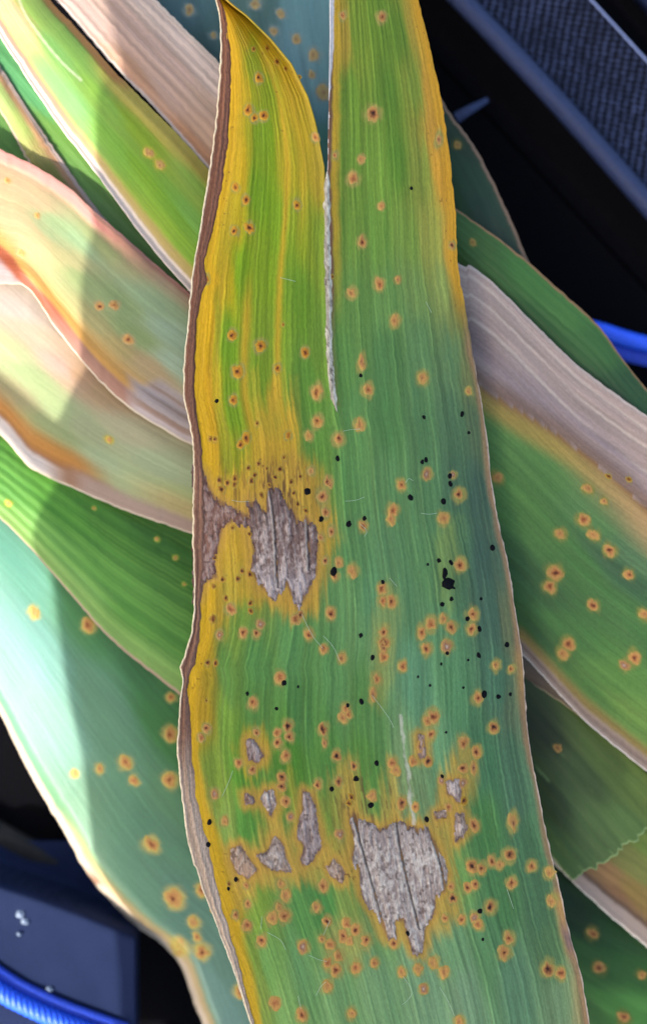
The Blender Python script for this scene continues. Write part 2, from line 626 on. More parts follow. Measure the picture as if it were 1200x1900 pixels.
# dry tan leaf
leaf('dry tan and brown leaf, papery and streaked, behind the dark-rimmed tip of the big leaf',
     [(190, -100), (290, 0), (348, 58), (406, 115), (540, 245)], [(30, -80), (104, 0), (150, 50), (202, 112), (300, 215), (500, 440)],
     arch(-10.4, 1.0, 0, 0, ripple=0.3, seed=5),
     [(150, 20, (176, 150, 144)), (240, 40, (166, 140, 130)), (280, 20, (190, 168, 158)), (350, 90, (196, 174, 166)), (400, 150, (198, 176, 168)),
      (330, 130, (170, 144, 134)), (390, 200, (168, 142, 128)), (300, 170, (174, 146, 134)), (380, 250, (170, 140, 122)), (260, 150, (164, 126, 104)), (360, 262, (160, 116, 88)), (230, 140, (176, 134, 112))],
     seed=5, stretch=4, rad=30, streak=0.42, mat=M_LEAF2, fu=34, rimA=((206, 188, 178), 7), rimB=((200, 182, 176), 7))


def paint_L1(C, s):
    x, y = s.X, s.Y
    n = 9 * s.streak(16, 7, 2)
    d = (1 - s.U) * s.wid * 10          # px from the lower left margin
    tt = sstep(150, 330, y)
    C = mix(C, S(190, 160, 84), (1 - sstep(24, 36, d + n)) * 0.6)
    C = mix(C, S(150, 108, 96), (1 - sstep(20, 34, d + n)) * (1 - tt * 0.55))
    C = mix(C, S(206, 190, 184), 1 - sstep(12, 18, d + n * .4))
    nq = (x - 215) * .70 - (y - 145) * .72 + 14 * s.streak(30, 3, 4)          # px to the upper right of a line along the yellowed side
    C = mix(C, S(204, 182, 92), sstep(-34, -8, nq) * sstep(150, 230, x) * .9)
    C = mix(C, S(166, 128, 96), sstep(14, 30, nq) * sstep(190, 230, x))
    # a tear with a pale lip near the sunlit end
    tear = crom([(30, -20), (44, 20), (70, 60), (110, 110), (150, 148)], 60)
    dt = np.min(np.hypot(x[..., None] - tear[:, 0], y[..., None] - tear[:, 1]), -1)
    C = mix(C, S(200, 196, 176), (1 - sstep(1.2, 3.6, dt)) * 0.55)
    e = s.U * s.wid * 10
    C = mix(C, S(196, 140, 84), (1 - sstep(8, 20, e + n)) * (1 - sstep(140, 180, y)))
    return C


leaf('green leaf with a pale curled margin and yellow-brown side, over the pinkish leaf',
     [(30, -90), (94, 0), (150, 60), (200, 118), (246, 166), (330, 250), (395, 322), (540, 470)],
     [(-70, -50), (0, 66), (16, 92), (80, 190), (119, 245), (189, 336), (266, 441), (350, 539), (480, 690)],
     lambda x, y, u, t: (-9.0 + 2.6 * (1 - (2 * (u - 0.45)) ** 2) + 0.8 * sstep(0.93, 1, u) - 1.3 * (1 - sstep(0, .12, u)) + 0.8 * fbm(t * 6, u * 2, 8, 2)) * mm,
     [(60, 30, (112, 146, 84)), (30, 20, (176, 142, 126)), (100, 90, (98, 146, 92)), (150, 110, (108, 150, 84)), (130, 180, (94, 144, 98)), (190, 180, (108, 150, 72)),
      (200, 260, (98, 146, 62)), (260, 240, (122, 154, 50)), (280, 210, (188, 172, 80)), (240, 170, (176, 150, 70)), (340, 270, (196, 176, 92)), (380, 300, (190, 180, 100)), (300, 180, (170, 130, 96)), (380, 270, (170, 136, 100)),
      (270, 330, (96, 138, 40)), (330, 400, (92, 136, 44)), (370, 350, (128, 166, 82)), (300, 420, (110, 146, 46)), (340, 470, (98, 140, 44)), (360, 420, (100, 150, 76))],
     seed=8, tint=(1.30, 1.14, .82), stretch=4.5, rad=26, streak=0.22, paint=paint_L1, spots=[(278, 284, 10, 'f'), (297, 305, 10, 'f')])

leaf('plain green leaf low in the pile, in the gap beside the pale curled margin',
     [(-90, -60), (0, 30), (100, 150), (220, 300), (380, 470)], [(-90, 220), (0, 310), (80, 390), (200, 500), (320, 600)],
     arch(-15.0, 1.2, 0, 0, seed=9), [(20, 120, (90, 152, 100)), (60, 170, (92, 156, 104)), (100, 250, (104, 146, 70)), (160, 330, (106, 148, 76)), (10, 250, (88, 128, 62)), (200, 380, (112, 150, 84))],
     seed=9, stretch=3, rad=40, streak=0.15)


def paint_L4(C, s):
    e = s.U * s.wid * 10
    n = 6 * s.streak(10, 8, 2)
    C = mix(C, S(190, 142, 110), (1 - sstep(14, 26, e + n)) * .9)
    C = mix(C, S(204, 180, 174), 1 - sstep(6, 11, e + n * .4))
    return C


leaf('narrow yellow-green leaf with a pinkish margin, sticking out above the peach leaf',
     [(-70, 30), (0, 122), (60, 215), (118, 300), (165, 367), (240, 460)], [(-70, 110), (0, 206), (26, 250), (48, 292), (90, 350), (160, 440)],
     arch(-13.6, 1.0, 0, 0, ripple=0.3, seed=10), [(10, 180, (138, 158, 76)), (40, 230, (150, 166, 70)), (80, 280, (168, 150, 76)), (100, 320, (132, 128, 40)), (150, 370, (130, 112, 50))],  # lower olive points paint the shadow cast by the peach leaf
     seed=10, ds=0.15, stretch=3, rad=25, streak=0.2, paint=paint_L4, rimB=((180, 160, 150), 5), nr=140, nc=40)


def paint_L7(C, s):
    x, y = s.X, s.Y
    n = 10 * s.streak(14, 6, 2)
    e = s.U * s.wid * 10
    d = (1 - s.U) * s.wid * 10
    C = mix(C, S(186, 116, 112), (1 - sstep(16, 40, e + n)) * (1 - sstep(170, 300, x) * .6))
    C = mix(C, S(156, 112, 98), (1 - sstep(6, 14, e + n)) * sstep(120, 200, x))
    ln = crom([(-120, 372), (0, 458), (60, 526), (105, 574), (170, 655), (240, 722), (300, 768), (420, 840), (560, 900)], 200)
    h = (y - np.interp(x, ln[:, 0], ln[:, 1])) * .76 + .7 * n      # px below the inner line of the fold
    C = mix(C, S(196, 142, 70), sstep(-42, -6, h) * .85)
    C = mix(C, S(146, 106, 94), sstep(-5, 3, h))
    C = mix(C, S(150, 74, 46), sstep(-8, 2, h) * (1 - sstep(12, 24, h)) * (1 - sstep(95, 170, x)) * .95)
    C = mix(C, S(184, 156, 160), sstep(14, 26, h) * (1 - sstep(35, 75, x)) * (.75 + s.streak(40, 2, 9)))
    C = mix(C, S(92, 56, 44), sstep(0.0, 0.2, s.streak(30, 3, 8)) * sstep(2, 10, h) * sstep(60, 100, x) * .5)
    g2 = sstep(225, 260, x + n) * (1 - sstep(72, 92, d + 1.5 * n + 30 * sstep(300, 260, x)))
    C = mix(C, S(172, 160, 164), g2 * .9)
    C = mix(C, S(142, 112, 96), g2 * sstep(0.02, 0.22, s.streak(26, 3, 7)) * .8)
    return C


leaf('pinkish peach and pale green leaf with a brown folded margin and dry grey end',
     [(-90, 225), (0, 276), (70, 310), (130, 350), (165, 382), (215, 425), (300, 500), (420, 600), (540, 690)],
     [(-90, 520), (0, 527), (45, 531), (72, 560), (100, 605), (140, 655), (190, 712), (240, 757), (300, 795), (355, 825), (540, 910)],
     lambda x, y, u, t: (-10.8 + 1.6 * (1 - (2 * (u - 0.5)) ** 2) + 1.6 * (1 - sstep(0, 0.12, u)) * (1 - sstep(0.45, 0.6, t)) + 0.5 * np.sin(np.clip((u - 0.8) / 0.2, 0, 1) * math.pi) + 0.8 * fbm(t * 6, u * 3, 12, 2)) * mm,
     [(20, 330, (196, 160, 110)), (60, 370, (190, 158, 108)), (20, 400, (204, 168, 112)), (110, 420, (150, 172, 108)), (60, 450, (190, 164, 106)), (120, 480, (176, 164, 98)), (140, 440, (148, 176, 116)), (160, 520, (140, 156, 84)),
      (200, 460, (152, 158, 80)), (250, 490, (172, 156, 92)), (220, 560, (136, 156, 84)), (280, 560, (144, 168, 112)), (320, 540, (160, 164, 106)), (320, 620, (148, 172, 132)), (250, 620, (130, 150, 78)), (330, 680, (146, 168, 134)), (220, 640, (168, 146, 70)), (280, 680, (176, 146, 90)), (180, 600, (160, 150, 80))],
     hc=(176, 150, 104), seed=12, ds=0.22, stretch=3.2, rad=28, streak=0.16, paint=paint_L7, rimA=((176, 128, 120), 5), rimB=((200, 186, 170), 4),
     spots=[(185, 568, 9, 'm'), (212, 566, 9, 'm'), (238, 630, 10, 'm'), (40, 470, 8, 'f'), (15, 335, 6, 'm'), (70, 400, 6, 'f')])


def paint_L8(C, s):
    x, y = s.X, s.Y
    n = 8 * s.streak(14, 6, 2)
    d = (1 - s.U) * s.wid * 10
    left = 1 - sstep(120, 170, x)
    C = mix(C, S(172, 112, 52), (1 - sstep(44, 78, d + n)) * (1 - sstep(140, 230, x)) * .85)
    C = mix(C, S(136, 92, 60), (1 - sstep(26, 40, d + n)) * (1 - sstep(150, 260, x)))
    C = mix(C, S(206, 192, 188), (1 - sstep(20, 30, d + n)) * (1 - sstep(70, 140, x)))  # white left end also paints the sunlight falling on the margin
    C = mix(C, S(176, 154, 106), (1 - sstep(60, 90, d + n)) * sstep(200, 330, x) * .8)
    C = mix(C, S(158, 134, 124), (1 - sstep(22, 44, d + 1.3 * n)) * sstep(110, 170, x))
    return C


leaf('pale peach and sage green leaf with an orange-brown edge, under a folded brown margin',
     [(-90, 400), (0, 470), (100, 560), (240, 700), (400, 800), (560, 870)], [(-90, 735), (0, 806), (50, 862), (75, 878), (130, 903), (240, 950), (355, 990), (560, 1070)],
     lambda x, y, u, t: (-14.0 + 1.6 * (1 - (2 * (u - 0.5)) ** 2) + 0.5 * sstep(0.9, 1.0, u) * (1 - sstep(55, 135, x)) + 0.7 * fbm(t * 6, u * 3, 14, 2)) * mm,
     [(20, 570, (196, 174, 160)), (60, 620, (198, 168, 136)), (20, 650, (172, 176, 120)), (110, 680, (196, 160, 140)), (60, 700, (150, 166, 104)), (150, 700, (184, 140, 96)), (110, 760, (150, 166, 104)), (190, 730, (178, 142, 92)),
      (30, 730, (150, 140, 90)), (100, 800, (140, 152, 90)), (160, 790, (156, 160, 110)), (240, 800, (178, 168, 122)), (200, 860, (158, 172, 120)), (300, 860, (164, 176, 124)), (260, 900, (160, 172, 112)), (340, 930, (166, 174, 100)), (30, 780, (166, 146, 60)), (90, 830, (150, 140, 50))],
     seed=14, ds=0.2, stretch=3.0, rad=30, streak=0.14, paint=paint_L8, rimB=((206, 190, 170), 4), spots=[(203, 816, 7, 'f')])


def paint_L9(C, s):
    d = (1 - s.U) * s.wid * 10
    v = np.abs(((s.U * 34 + 0.2 * s.streak(6, 2, 4)) % 1) - 0.5)
    C = mix(C, S(150, 190, 84), (1 - sstep(0.03, 0.16, v)) * 0.42 * (.6 + .8 * s.streak(30, 30, 6)))
    C = mix(C, S(142, 168, 96), (1 - sstep(10, 60, d)) * 0.55)
    C = mix(C, S(176, 150, 132), 1 - sstep(3, 7, d))
    return C


leaf('bright green leaf with fine pale veins and a finely toothed edge, over the blue-green leaf',
     [(-90, 700), (0, 770), (150, 850), (355, 950), (560, 1040)], [(-90, 885), (0, 962), (50, 1010), (120, 1090), (200, 1180), (270, 1240), (330, 1287), (500, 1430)],
     arch(-15.4, 1.4, 0, 3.4, ripple=0.4, seed=16), [(20, 900, (84, 152, 50)), (40, 970, (110, 170, 70)), (120, 940, (76, 146, 26)), (200, 980, (70, 132, 30)), (300, 1000, (58, 112, 32)), (340, 1080, (68, 126, 38)), (200, 1080, (92, 156, 52)),
      (260, 1150, (86, 150, 48)), (330, 1200, (80, 144, 50)), (150, 1080, (112, 168, 76)), (300, 1240, (104, 162, 72))],
     seed=16, ds=0.14, tint=(1.0, .98, .75), stretch=3, rad=45, streak=0.1, mat=M_LEAF2, nc=150, paint=paint_L9, serr=2.0, nr=260, hc=(160, 180, 60),
     spots=[(16, 934, 7, 'f'), (175, 943, 4, 'f'), (292, 1000, 5, 'f'), (326, 1035, 5, 'f'), (342, 1084, 4, 'f')])


def paint_L10(C, s):
    d = (1 - s.U) * s.wid * 10
    n = 6 * s.streak(14, 9, 2)
    y = s.Y
    for uu in (0.14, 0.31, 0.52):
        C = mix(C, S(130, 168, 128), (1 - sstep(0.001, 0.004, np.abs(s.U - uu - .006 * s.streak(2, 3, 3)))) * 0.3)
    C = mix(C, S(188, 160, 116), (1 - sstep(14, 30, d + n)) * sstep(1480, 1600, y) * .9)
    C = mix(C, S(204, 188, 174), 1 - sstep(8, 15, d + n * .5))
    C = mix(C, S(150, 108, 86), (1 - sstep(7, 12, d + n)) * sstep(1600, 1640, y) * sstep(0.0, 0.12, fbm(y / 60, y * 0, 5, 2)))
    return C


L10_rim = lambda y: 6.5 + 2.5 * sstep(1550, 1700, y)
leaf('blue-green leaf with scattered yellow spots and a pale rim, next to the slate blue cloth',
     [(-90, 830), (100, 980), (330, 1230), (560, 1500), (700, 1800), (740, 2040)],
     [(-90, 1150), (0, 1322), (60, 1442), (130, 1562), (150, 1602), (190, 1655), (245, 1712), (300, 1752), (335, 1792), (360, 1860), (378, 1905), (430, 2040)],
     lambda x, y, u, t: (-17.5 + 1.6 * (1 - (2 * (u - 0.45)) ** 2) - L10_rim(y) * sstep(0.90, 1.0, u) ** 1.5 + 1.0 * fbm(t * 5, u * 2.5, 18, 2)) * mm,
     [(40, 1050, (92, 152, 130)), (60, 1200, (104, 156, 146)), (100, 1350, (108, 156, 138)), (160, 1150, (62, 122, 58)), (200, 1300, (88, 134, 100)), (300, 1350, (56, 116, 44)), (240, 1420, (82, 130, 96)), (200, 1500, (86, 132, 98)),
      (300, 1550, (72, 120, 88)), (260, 1620, (82, 128, 98)), (350, 1700, (72, 116, 96)), (400, 1850, (92, 132, 120)), (420, 1780, (80, 122, 104)), (300, 1480, (74, 122, 80)), (160, 1560, (96, 140, 108)), (280, 1250, (52, 112, 46))],
     seed=18, stretch=2.5, rad=50, streak=0.13, mat=M_GLOSS, paint=paint_L10, hc=(182, 166, 84), nr=230,
     spots=[(64, 1136, 11, 'f'), (165, 1160, 14, 'm'), (318, 1294, 9, 'm'), (317, 1363, 14, 'm'), (316, 1448, 15, 'm'), (233, 1414, 13, 'm'), (249, 1448, 10, 'm'), (185, 1427, 9, 'f'), (139, 1435, 8, 'f'),
            (282, 1568, 15, 'm'), (323, 1667, 18, 'm'), (375, 1652, 12, 'm'), (359, 1711, 11, 'f'), (332, 1756, 17, 'm'), (374, 1766, 15, 'm'), (366, 1738, 9, 'm'), (445, 1840, 12, 'm')])

# ---- right of the big leaf
leaf('dark green leaf with a thin brown rim against the black cloth',
     [(760, 60), (822, 190), (880, 272), (930, 370), (975, 472), (1030, 590)], [(640, 120), (700, 300), (760, 420), (800, 520), (880, 640)],
     arch(-17.0, 1.0, 0, -3.5, ripple=0.3, seed=21), [(850, 250, (42, 62, 48)), (870, 330, (44, 72, 56)), (900, 400, (38, 64, 54)), (920, 430, (46, 66, 56)), (840, 380, (44, 74, 50))],
     seed=21, tint=(1.1,1,.9), stretch=3, rad=40, streak=0.12, rimA=((132, 108, 92), 7), spots=[(848, 268, 9, 'f')], spot_shade=(.5, .55, .5), hc=(72, 78, 40), nr=130, nc=40)

leaf('mid green leaf with a fine brown rim, above the broad half-dry leaf',
     [(740, 310), (845, 387), (900, 425), (960, 470), (1040, 540), (1110, 605), (1150, 660), (1200, 722), (1300, 830)], [(720, 450), (830, 520), (900, 600), (1000, 700), (1100, 790), (1200, 880), (1300, 960)],
     arch(-13.6, 2.0, 0, 0, skew=0.3, ripple=0.3, seed=22), [(880, 440, (62, 106, 56)), (920, 500, (56, 104, 52)), (980, 520, (66, 124, 62)), (1040, 580, (68, 124, 64)), (1100, 640, (58, 110, 62)), (1180, 720, (46, 86, 62)), (1000, 600, (44, 92, 48)), (1150, 750, (42, 80, 60))],
     seed=22, ds=0.14, tint=(1.05, .92, .60), stretch=3, rad=40, streak=0.15, rimA=((150, 116, 84), 5), spots=[(876, 450, 8, 'f')], spot_shade=(.5, .6, .5), hc=(84, 104, 50))


def paint_R3(C, s):
    x, y = s.X, s.Y
    n = 8 * s.streak(26, 5, 2)
    edge = crom([(700, 600), (800, 660), (880, 722), (905, 745), (980, 790), (1050, 836), (1130, 900), (1200, 965), (1320, 1080)], 120)
    q = np.interp(x, edge[:, 0], edge[:, 1])
    h = (q - y) * 0.78 + n * .6              # px above the dead boundary
    st = s.streak(60, 2.5, 3)
    dry = S(176, 152, 144) * (1 + 0.5 * st)[..., None]
    dry = mix(dry, S(128, 112, 122), sstep(20, 40, h) * (1 - sstep(50, 100, h)) * (0.45 + st))
    dry = mix(dry, S(118, 92, 80), sstep(10, 18, h) * (1 - sstep(22, 52, h)) * .85)
    dry = mix(dry, S(112, 92, 92), (1 - sstep(880, 960, x)) * sstep(40, 70, h) * (1 - sstep(90, 130, h)) * .7)
    C = mix(C, S(168, 140, 72), sstep(-34, -6, h + n * .5) * .9)
    fx = sstep(1000, 1250, x)
    C = mix(C, S(176, 142, 100), sstep(-70, -12, h + n) * fx)
    C = np.where((h > 14)[..., None], dry, mix(C, S(140, 104, 66), sstep(0, 14, h)))
    for k, (uu, w) in enumerate(((0.035, .7), (0.085, .8), (0.15, .9))):
        C = mix(C, S(204, 184, 172), (1 - sstep(0.0022, 0.0055, np.abs(s.U - uu - 0.02 * (s.T - .5)))) * .75 * (h > 10))
    d = (1 - s.U) * s.wid * 10
    C = mix(C, S(150, 118, 66), (1 - sstep(34, 60, d + n)) * .8)
    C = mix(C, S(152, 132, 122), 1 - sstep(20, 34, d + n))
    C = mix(C, S(112, 92, 84), (1 - sstep(3, 8, np.abs(d - 16 + n * .5))) * .6)
    return C


leaf('broad leaf, half dry tan and half green with orange spots',
     [(720, 395), (850, 489), (872, 493), (920, 530), (990, 600), (1080, 685), (1200, 772), (1320, 860)],
     [(760, 1050), (900, 1162), (975, 1222), (1040, 1292), (1100, 1352), (1200, 1432), (1320, 1525)],
     lambda x, y, u, t: (-11.6 + 3.0 * (1 - (2 * (u - 0.38)) ** 2) + 0.9 * fbm(t * 4, u * 4, 23, 2) + 0.06 * np.sin(u * 120)) * mm,
     [(920, 800, (86, 136, 62)), (1000, 880, (80, 130, 60)), (950, 900, (76, 128, 54)), (1100, 960, (82, 128, 72)), (1180, 1030, (84, 122, 84)), (1000, 980, (72, 122, 52)), (1080, 1050, (66, 116, 52)), (1180, 1150, (68, 118, 56)), (980, 1080, (52, 96, 50)), (1060, 1180, (62, 116, 50)),
      (1000, 1180, (54, 98, 48)), (1130, 1250, (84, 134, 48)), (1180, 1320, (98, 140, 46)), (1080, 1280, (72, 120, 44)), (1150, 1060, (58, 96, 66))],  # darkest points beside the big leaf paint the shade at its edge
     seed=23, ds=0.14, tint=(1.05, .98, .74), stretch=3, rad=60, streak=0.18, mat=M_LEAF, paint=paint_R3, rimA=((196, 178, 170), 7), rimB=((214, 202, 192), 4), hc=(134, 128, 60), nr=260, nc=110, spot_shade=(.80, .72, .68),
     spots=[(1082, 965, 13, 'm'), (1100, 993, 12, 'f'), (1038, 990, 12, 'f'), (1130, 1021, 13, 'm'), (1166, 1066, 11, 'm'), (1028, 1063, 15, 'm'), (1019, 1088, 13, 'm'), (1099, 1122, 12, 'm'), (1195, 1140, 12, 'f'),
            (1053, 1194, 13, 'm'), (1043, 1213, 12, 'f'), (1175, 1220, 14, 'm'), (1158, 1234, 11, 'g'), (922, 886, 12, 'f'), (1090, 906, 11, 'f'), (1120, 930, 8, 'f'), (1128, 884, 6, 's'), (1166, 890, 6, 's')])

leaf('dull brown sliver of leaf poking out under the broad half-dry leaf',
     [(860, 1120), (980, 1215), (1080, 1300), (1200, 1400)], [(860, 1205), (930, 1242), (975, 1265), (1025, 1294), (1075, 1330), (1190, 1425)],
     arch(-13.9, 0.6, 0, 0, ripple=0.2, seed=25), [(1000, 1260, (92, 76, 62)), (1040, 1290, (98, 82, 66))], seed=25, rad=30, rimB=((148, 132, 104), 4), nr=90, nc=26)


def paint_R4(C, s):
    for uu, aa in ((0.40, .25), (0.62, .5), (0.88, .3)):
        C = mix(C, S(128, 152, 92), (1 - sstep(0.002, 0.006, np.abs(s.U - uu + 0.06 * s.streak(1, 3, 6)))) * aa)
    C = mix(C, S(150, 172, 116), sstep(0.988, 0.998, s.T) * .8)
    return C


leaf('dark olive green leaf torn off across its end, over a browned leaf',
     [(880, 1110), (1000, 1225), (1120, 1350), (1260, 1500)], [(880, 1420), (980, 1537), (1036, 1608), (1064, 1638)],
     arch(-15.4, 1.8, 0, 0, skew=0.4, ripple=0.3, seed=26), [(1000, 1350, (46, 58, 32)), (1020, 1480, (52, 74, 40)), (1080, 1440, (64, 88, 48)), (1140, 1420, (84, 108, 46)), (1180, 1450, (104, 130, 52)), (1100, 1540, (76, 108, 58)), (1160, 1540, (88, 122, 62)), (1060, 1600, (74, 108, 58))],  # points nearest the big leaf hold its shade in their colour
     seed=26, ds=0.14, tint=(.95, .88, .62), stretch=2.5, rad=50, streak=0.14, paint=paint_R4, rimB=((150, 156, 116), 4), endjag=13, spots=[(1034, 1388, 9, 'f')], spot_shade=(.4, .36, .3), hc=(62, 66, 34))


def paint_R5(C, s):
    d = (1 - s.U) * s.wid * 10
    n = 6 * s.streak(16, 6, 2)
    C = mix(C, S(92, 70, 54), (1 - sstep(34, 50, d + n)) * .9)
    C = mix(C, S(156, 138, 130), 1 - sstep(24, 34, d + n))
    C = mix(C, S(110, 100, 60), (1 - sstep(0.002, 0.006, np.abs(s.U - 0.45))) * .7)
    return C


leaf('browned olive leaf with a wide grey dry margin, under the torn leaf',
     [(1000, 1380), (1090, 1470), (1200, 1520), (1320, 1620)], [(940, 1520), (1036, 1612), (1068, 1643), (1130, 1700), (1200, 1758), (1320, 1855)],
     arch(-18.3, 1.2, 0, 0, ripple=0.3, seed=27), [(1120, 1620, (142, 108, 70)), (1160, 1580, (122, 124, 66)), (1190, 1560, (112, 132, 62)), (1180, 1660, (136, 112, 60)), (1140, 1660, (126, 92, 62)), (1195, 1620, (124, 126, 66))],
     seed=27, stretch=2, rad=30, streak=0.18, paint=paint_R5, rimB=((206, 198, 188), 4))

leaf('deep green leaf with faint brown spots, under the grey dry margin of the browned leaf',
     [(900, 1500), (1060, 1590), (1200, 1660), (1340, 1740)], [(900, 1850), (1000, 1960), (1120, 2060), (1300, 2140)],
     arch(-22.0, 2.0, 0, 0, ripple=0.5, seed=28), [(1070, 1700, (34, 62, 32)), (1100, 1800, (48, 92, 38)), (1180, 1800, (50, 100, 42)), (1150, 1740, (42, 84, 40)), (1140, 1870, (66, 124, 48)), (1190, 1880, (74, 136, 56)), (1080, 1860, (52, 98, 40))],
     seed=28, ds=0.14, tint=(.8, .82, .55), stretch=2.5, rad=50, streak=0.2, rimA=((120, 110, 70), 4), spots=[(1100, 1732, 12, 'm'), (1110, 1796, 12, 'm'), (1189, 1808, 9, 'f'), (1156, 1888, 12, 'm')], spot_shade=(.55, .5, .45), hc=(98, 96, 40))  # tint and left-hand points put the pile's shade into the colour

# ------------------------------------------------------------------ the big spotted leaf
XL = np.array([(-70, 380), (-30, 392), (0, 400), (30, 408), (60, 411), (150, 408), (250, 399), (350, 385), (420, 373), (520, 356), (600, 350), (680, 342), (740, 342), (790, 354), (830, 359), (870, 360), (1000, 358), (1060, 361),
               (1130, 362), (1170, 357), (1200, 349), (1238, 335), (1246, 337), (1260, 340), (1330, 333), (1400, 330), (1480, 339), (1560, 349), (1600, 360), (1604, 361), (1612, 367), (1650, 377), (1700, 396), (1760, 420), (1830, 444), (1896, 465), (1990, 492)], float)
XR = np.array([(-70, 758), (0, 775), (100, 800), (200, 822), (300, 835), (400, 845), (490, 848), (580, 864), (680, 881), (760, 896), (830, 905), (900, 912), (980, 926), (1020, 938), (1080, 948), (1160, 960), (1220, 970), (1290, 974),
               (1340, 977), (1400, 985), (1480, 1000), (1560, 1016), (1640, 1036), (1720, 1053), (1800, 1076), (1830, 1082), (1896, 1092), (1990, 1112)], float)
SLL = np.array([(-70, 384), (-30, 396), (-8, 408), (0, 418), (15, 436), (30, 456), (75, 502), (120, 539), (180, 569), (250, 590), (310, 602), (400, 605), (500, 605), (600, 607), (700, 612), (755, 621)], float)
SLR = np.array([(-70, 618), (0, 612), (60, 612), (150, 610), (250, 609), (330, 607), (400, 609), (500, 612), (600, 613), (700, 619), (755, 623)], float)
XM = np.array([(-70, 388), (0, 412), (30, 419), (95, 429), (150, 428), (240, 424), (300, 418), (380, 406), (430, 393), (475, 382), (505, 381), (522, 392), (540, 374), (600, 367), (700, 362), (760, 365), (800, 372), (870, 379), (950, 384), (1060, 380), (1100, 376), (1200, 371), (1235, 362), (1250, 352),
               (1300, 350), (1350, 357), (1420, 358), (1500, 367), (1570, 388), (1620, 397), (1680, 411), (1750, 432), (1800, 446), (1896, 473), (1990, 500)], float)
MID_END = 755


def ip(T, y):
    return np.interp(y, T[:, 0], T[:, 1])


def smooth_tab(T, step=6, k=5):
    y = np.arange(T[0, 0], T[-1, 0] + 1, step)
    x = ip(T, y)
    xp = np.pad(x, k, mode='reflect', reflect_type='odd')
    x = np.convolve(xp, np.ones(2 * k + 1) / (2 * k + 1), 'same')[k:-k]
    return np.stack([y, x], 1)


XRs = smooth_tab(XR)
XMs = smooth_tab(XM, 5, 2)


def main_u(x, y):
    x = np.asarray(x, float); y = np.asarray(y, float)
    l, r = ip(XL, y), ip(XRs, y)
    below = y >= MID_END
    mid = l + 0.5 * (r - l)
    sl = np.where(below, mid, ip(SLL, y)); sr = np.where(below, mid, ip(SLR, y))
    left = x < 0.5 * (sl + sr)
    ul = 0.5 * (x - l) / np.maximum(sl - l, 1)
    ur = 0.5 + 0.5 * (x - sr) / np.maximum(r - sr, 1)
    return np.clip(np.where(left, ul, ur), 0, 1)


VEINS = [(.065, .5), (.125, .8), (.185, .6), (.24, .9), (.31, .7), (.365, 1.), (.42, .6), (.5, .8), (.555, .7), (.605, 1.), (.665, .7), (.715, .9), (.765, .9), (.825, .7), (.865, 1.), (.91, .8), (.955, .6)]


def main_z(x, y, u=None):
    if u is None:
        u = main_u(x, y)
    z = 1.8 * (1 - (2 * u - 1) ** 2) - 2.6 * sstep(0.72, 1.0, u) * (0.5 + 0.5 * sstep(400, 800, y)) - 1.0 * sstep(0.2, 0.0, u)
    z = z + 1.4 * fbm(y / 420.0, u * 2.2, 41, 2) + 0.9 * sstep(.16, .0, u) * fbm(y / 130.0, u * 0, 43, 2)
    # pleats between veins and the veins themselves
    for i, (v, a) in enumerate(VEINS):
        d = (u - v - 0.004 * np.sin(y / 190 + i)) / 0.006
        z = z + 0.07 * a * np.exp(-d * d)
    z = z + 0.10 * np.sin(u * 52 + 1.2 * np.sin(y / 300)) * (0.5 + 0.8 * sstep(1000, 1500, y)) + 0.10 * fbm(u * 60, y / 160, 44, 3) + 0.12 * fbm(u * 150, y / 60, 49, 2)
    # left tip turns away and down; split lips lift slightly
    top = sstep(260, -40, y)
    z = z - top * np.where(u < 0.5, 5.0 * (2 * u) ** 1.5 + 1.5, 1.0 + 1.5 * np.clip(u - .5, 0, 1))
    lip = np.exp(-((u - 0.5) / 0.012) ** 2) * sstep(760, 700, y)
    z = z + 0.25 * lip
    return z * mm


ML = empty('maize_leaf', 'big split leaf with brown dead patches and rusty spots, on top of the pile', 'leaf', 'maize leaves lying in the pile')
Rz = np.concatenate([np.linspace(-60, MID_END, 350, endpoint=False), np.linspace(MID_END, 1985, 520)])
NH = 172
ub = np.linspace(0, 1, NH)
ub_l = ub ** 1.12
ub_r = 1 - (1 - ub) ** 1.12
yl = Rz
edge_n = 3.0 * fbm(yl / 14, yl * 0, 51, 3)
edge_r = 3.6 * fbm(yl / 16, yl * 0, 52, 3)
l = ip(XL, yl) + edge_n
r = ip(XRs, yl) + edge_r
mid = ip(XL, yl) * .5 + ip(XRs, yl) * .5
below = yl >= MID_END
tn = 3.0 * fbm(yl / 9, yl * 0, 53, 3) * sstep(250, 380, yl)
tn2 = 3.0 * fbm(yl / 9, yl * 0, 54, 3) * sstep(250, 380, yl)
sl_ = np.where(below, mid, ip(SLL, yl) + tn)
sr_ = np.where(below, mid, ip(SLR, yl) + tn2)
bl = sstep(MID_END, MID_END + 40, yl)
sl_ = np.where(below, (1 - bl) * 621 + bl * mid, sl_)
sr_ = np.where(below, sl_, sr_)
Xl = l[:, None] + (sl_ - l)[:, None] * ub_l[None]
Xr = sr_[:, None] + (r - sr_)[:, None] * ub_r[None]
MX = np.concatenate([Xl, Xr], 1)
MY = np.repeat(Rz[:, None], 2 * NH, 1)
# the blade's rows are slightly bowed, so a cut is never ruler straight
MU = np.concatenate([np.repeat(0.5 * ub_l[None], len(Rz), 0), np.repeat(0.5 + 0.5 * ub_r[None], len(Rz), 0)], 1)
MZ = main_z(MX, MY, MU)

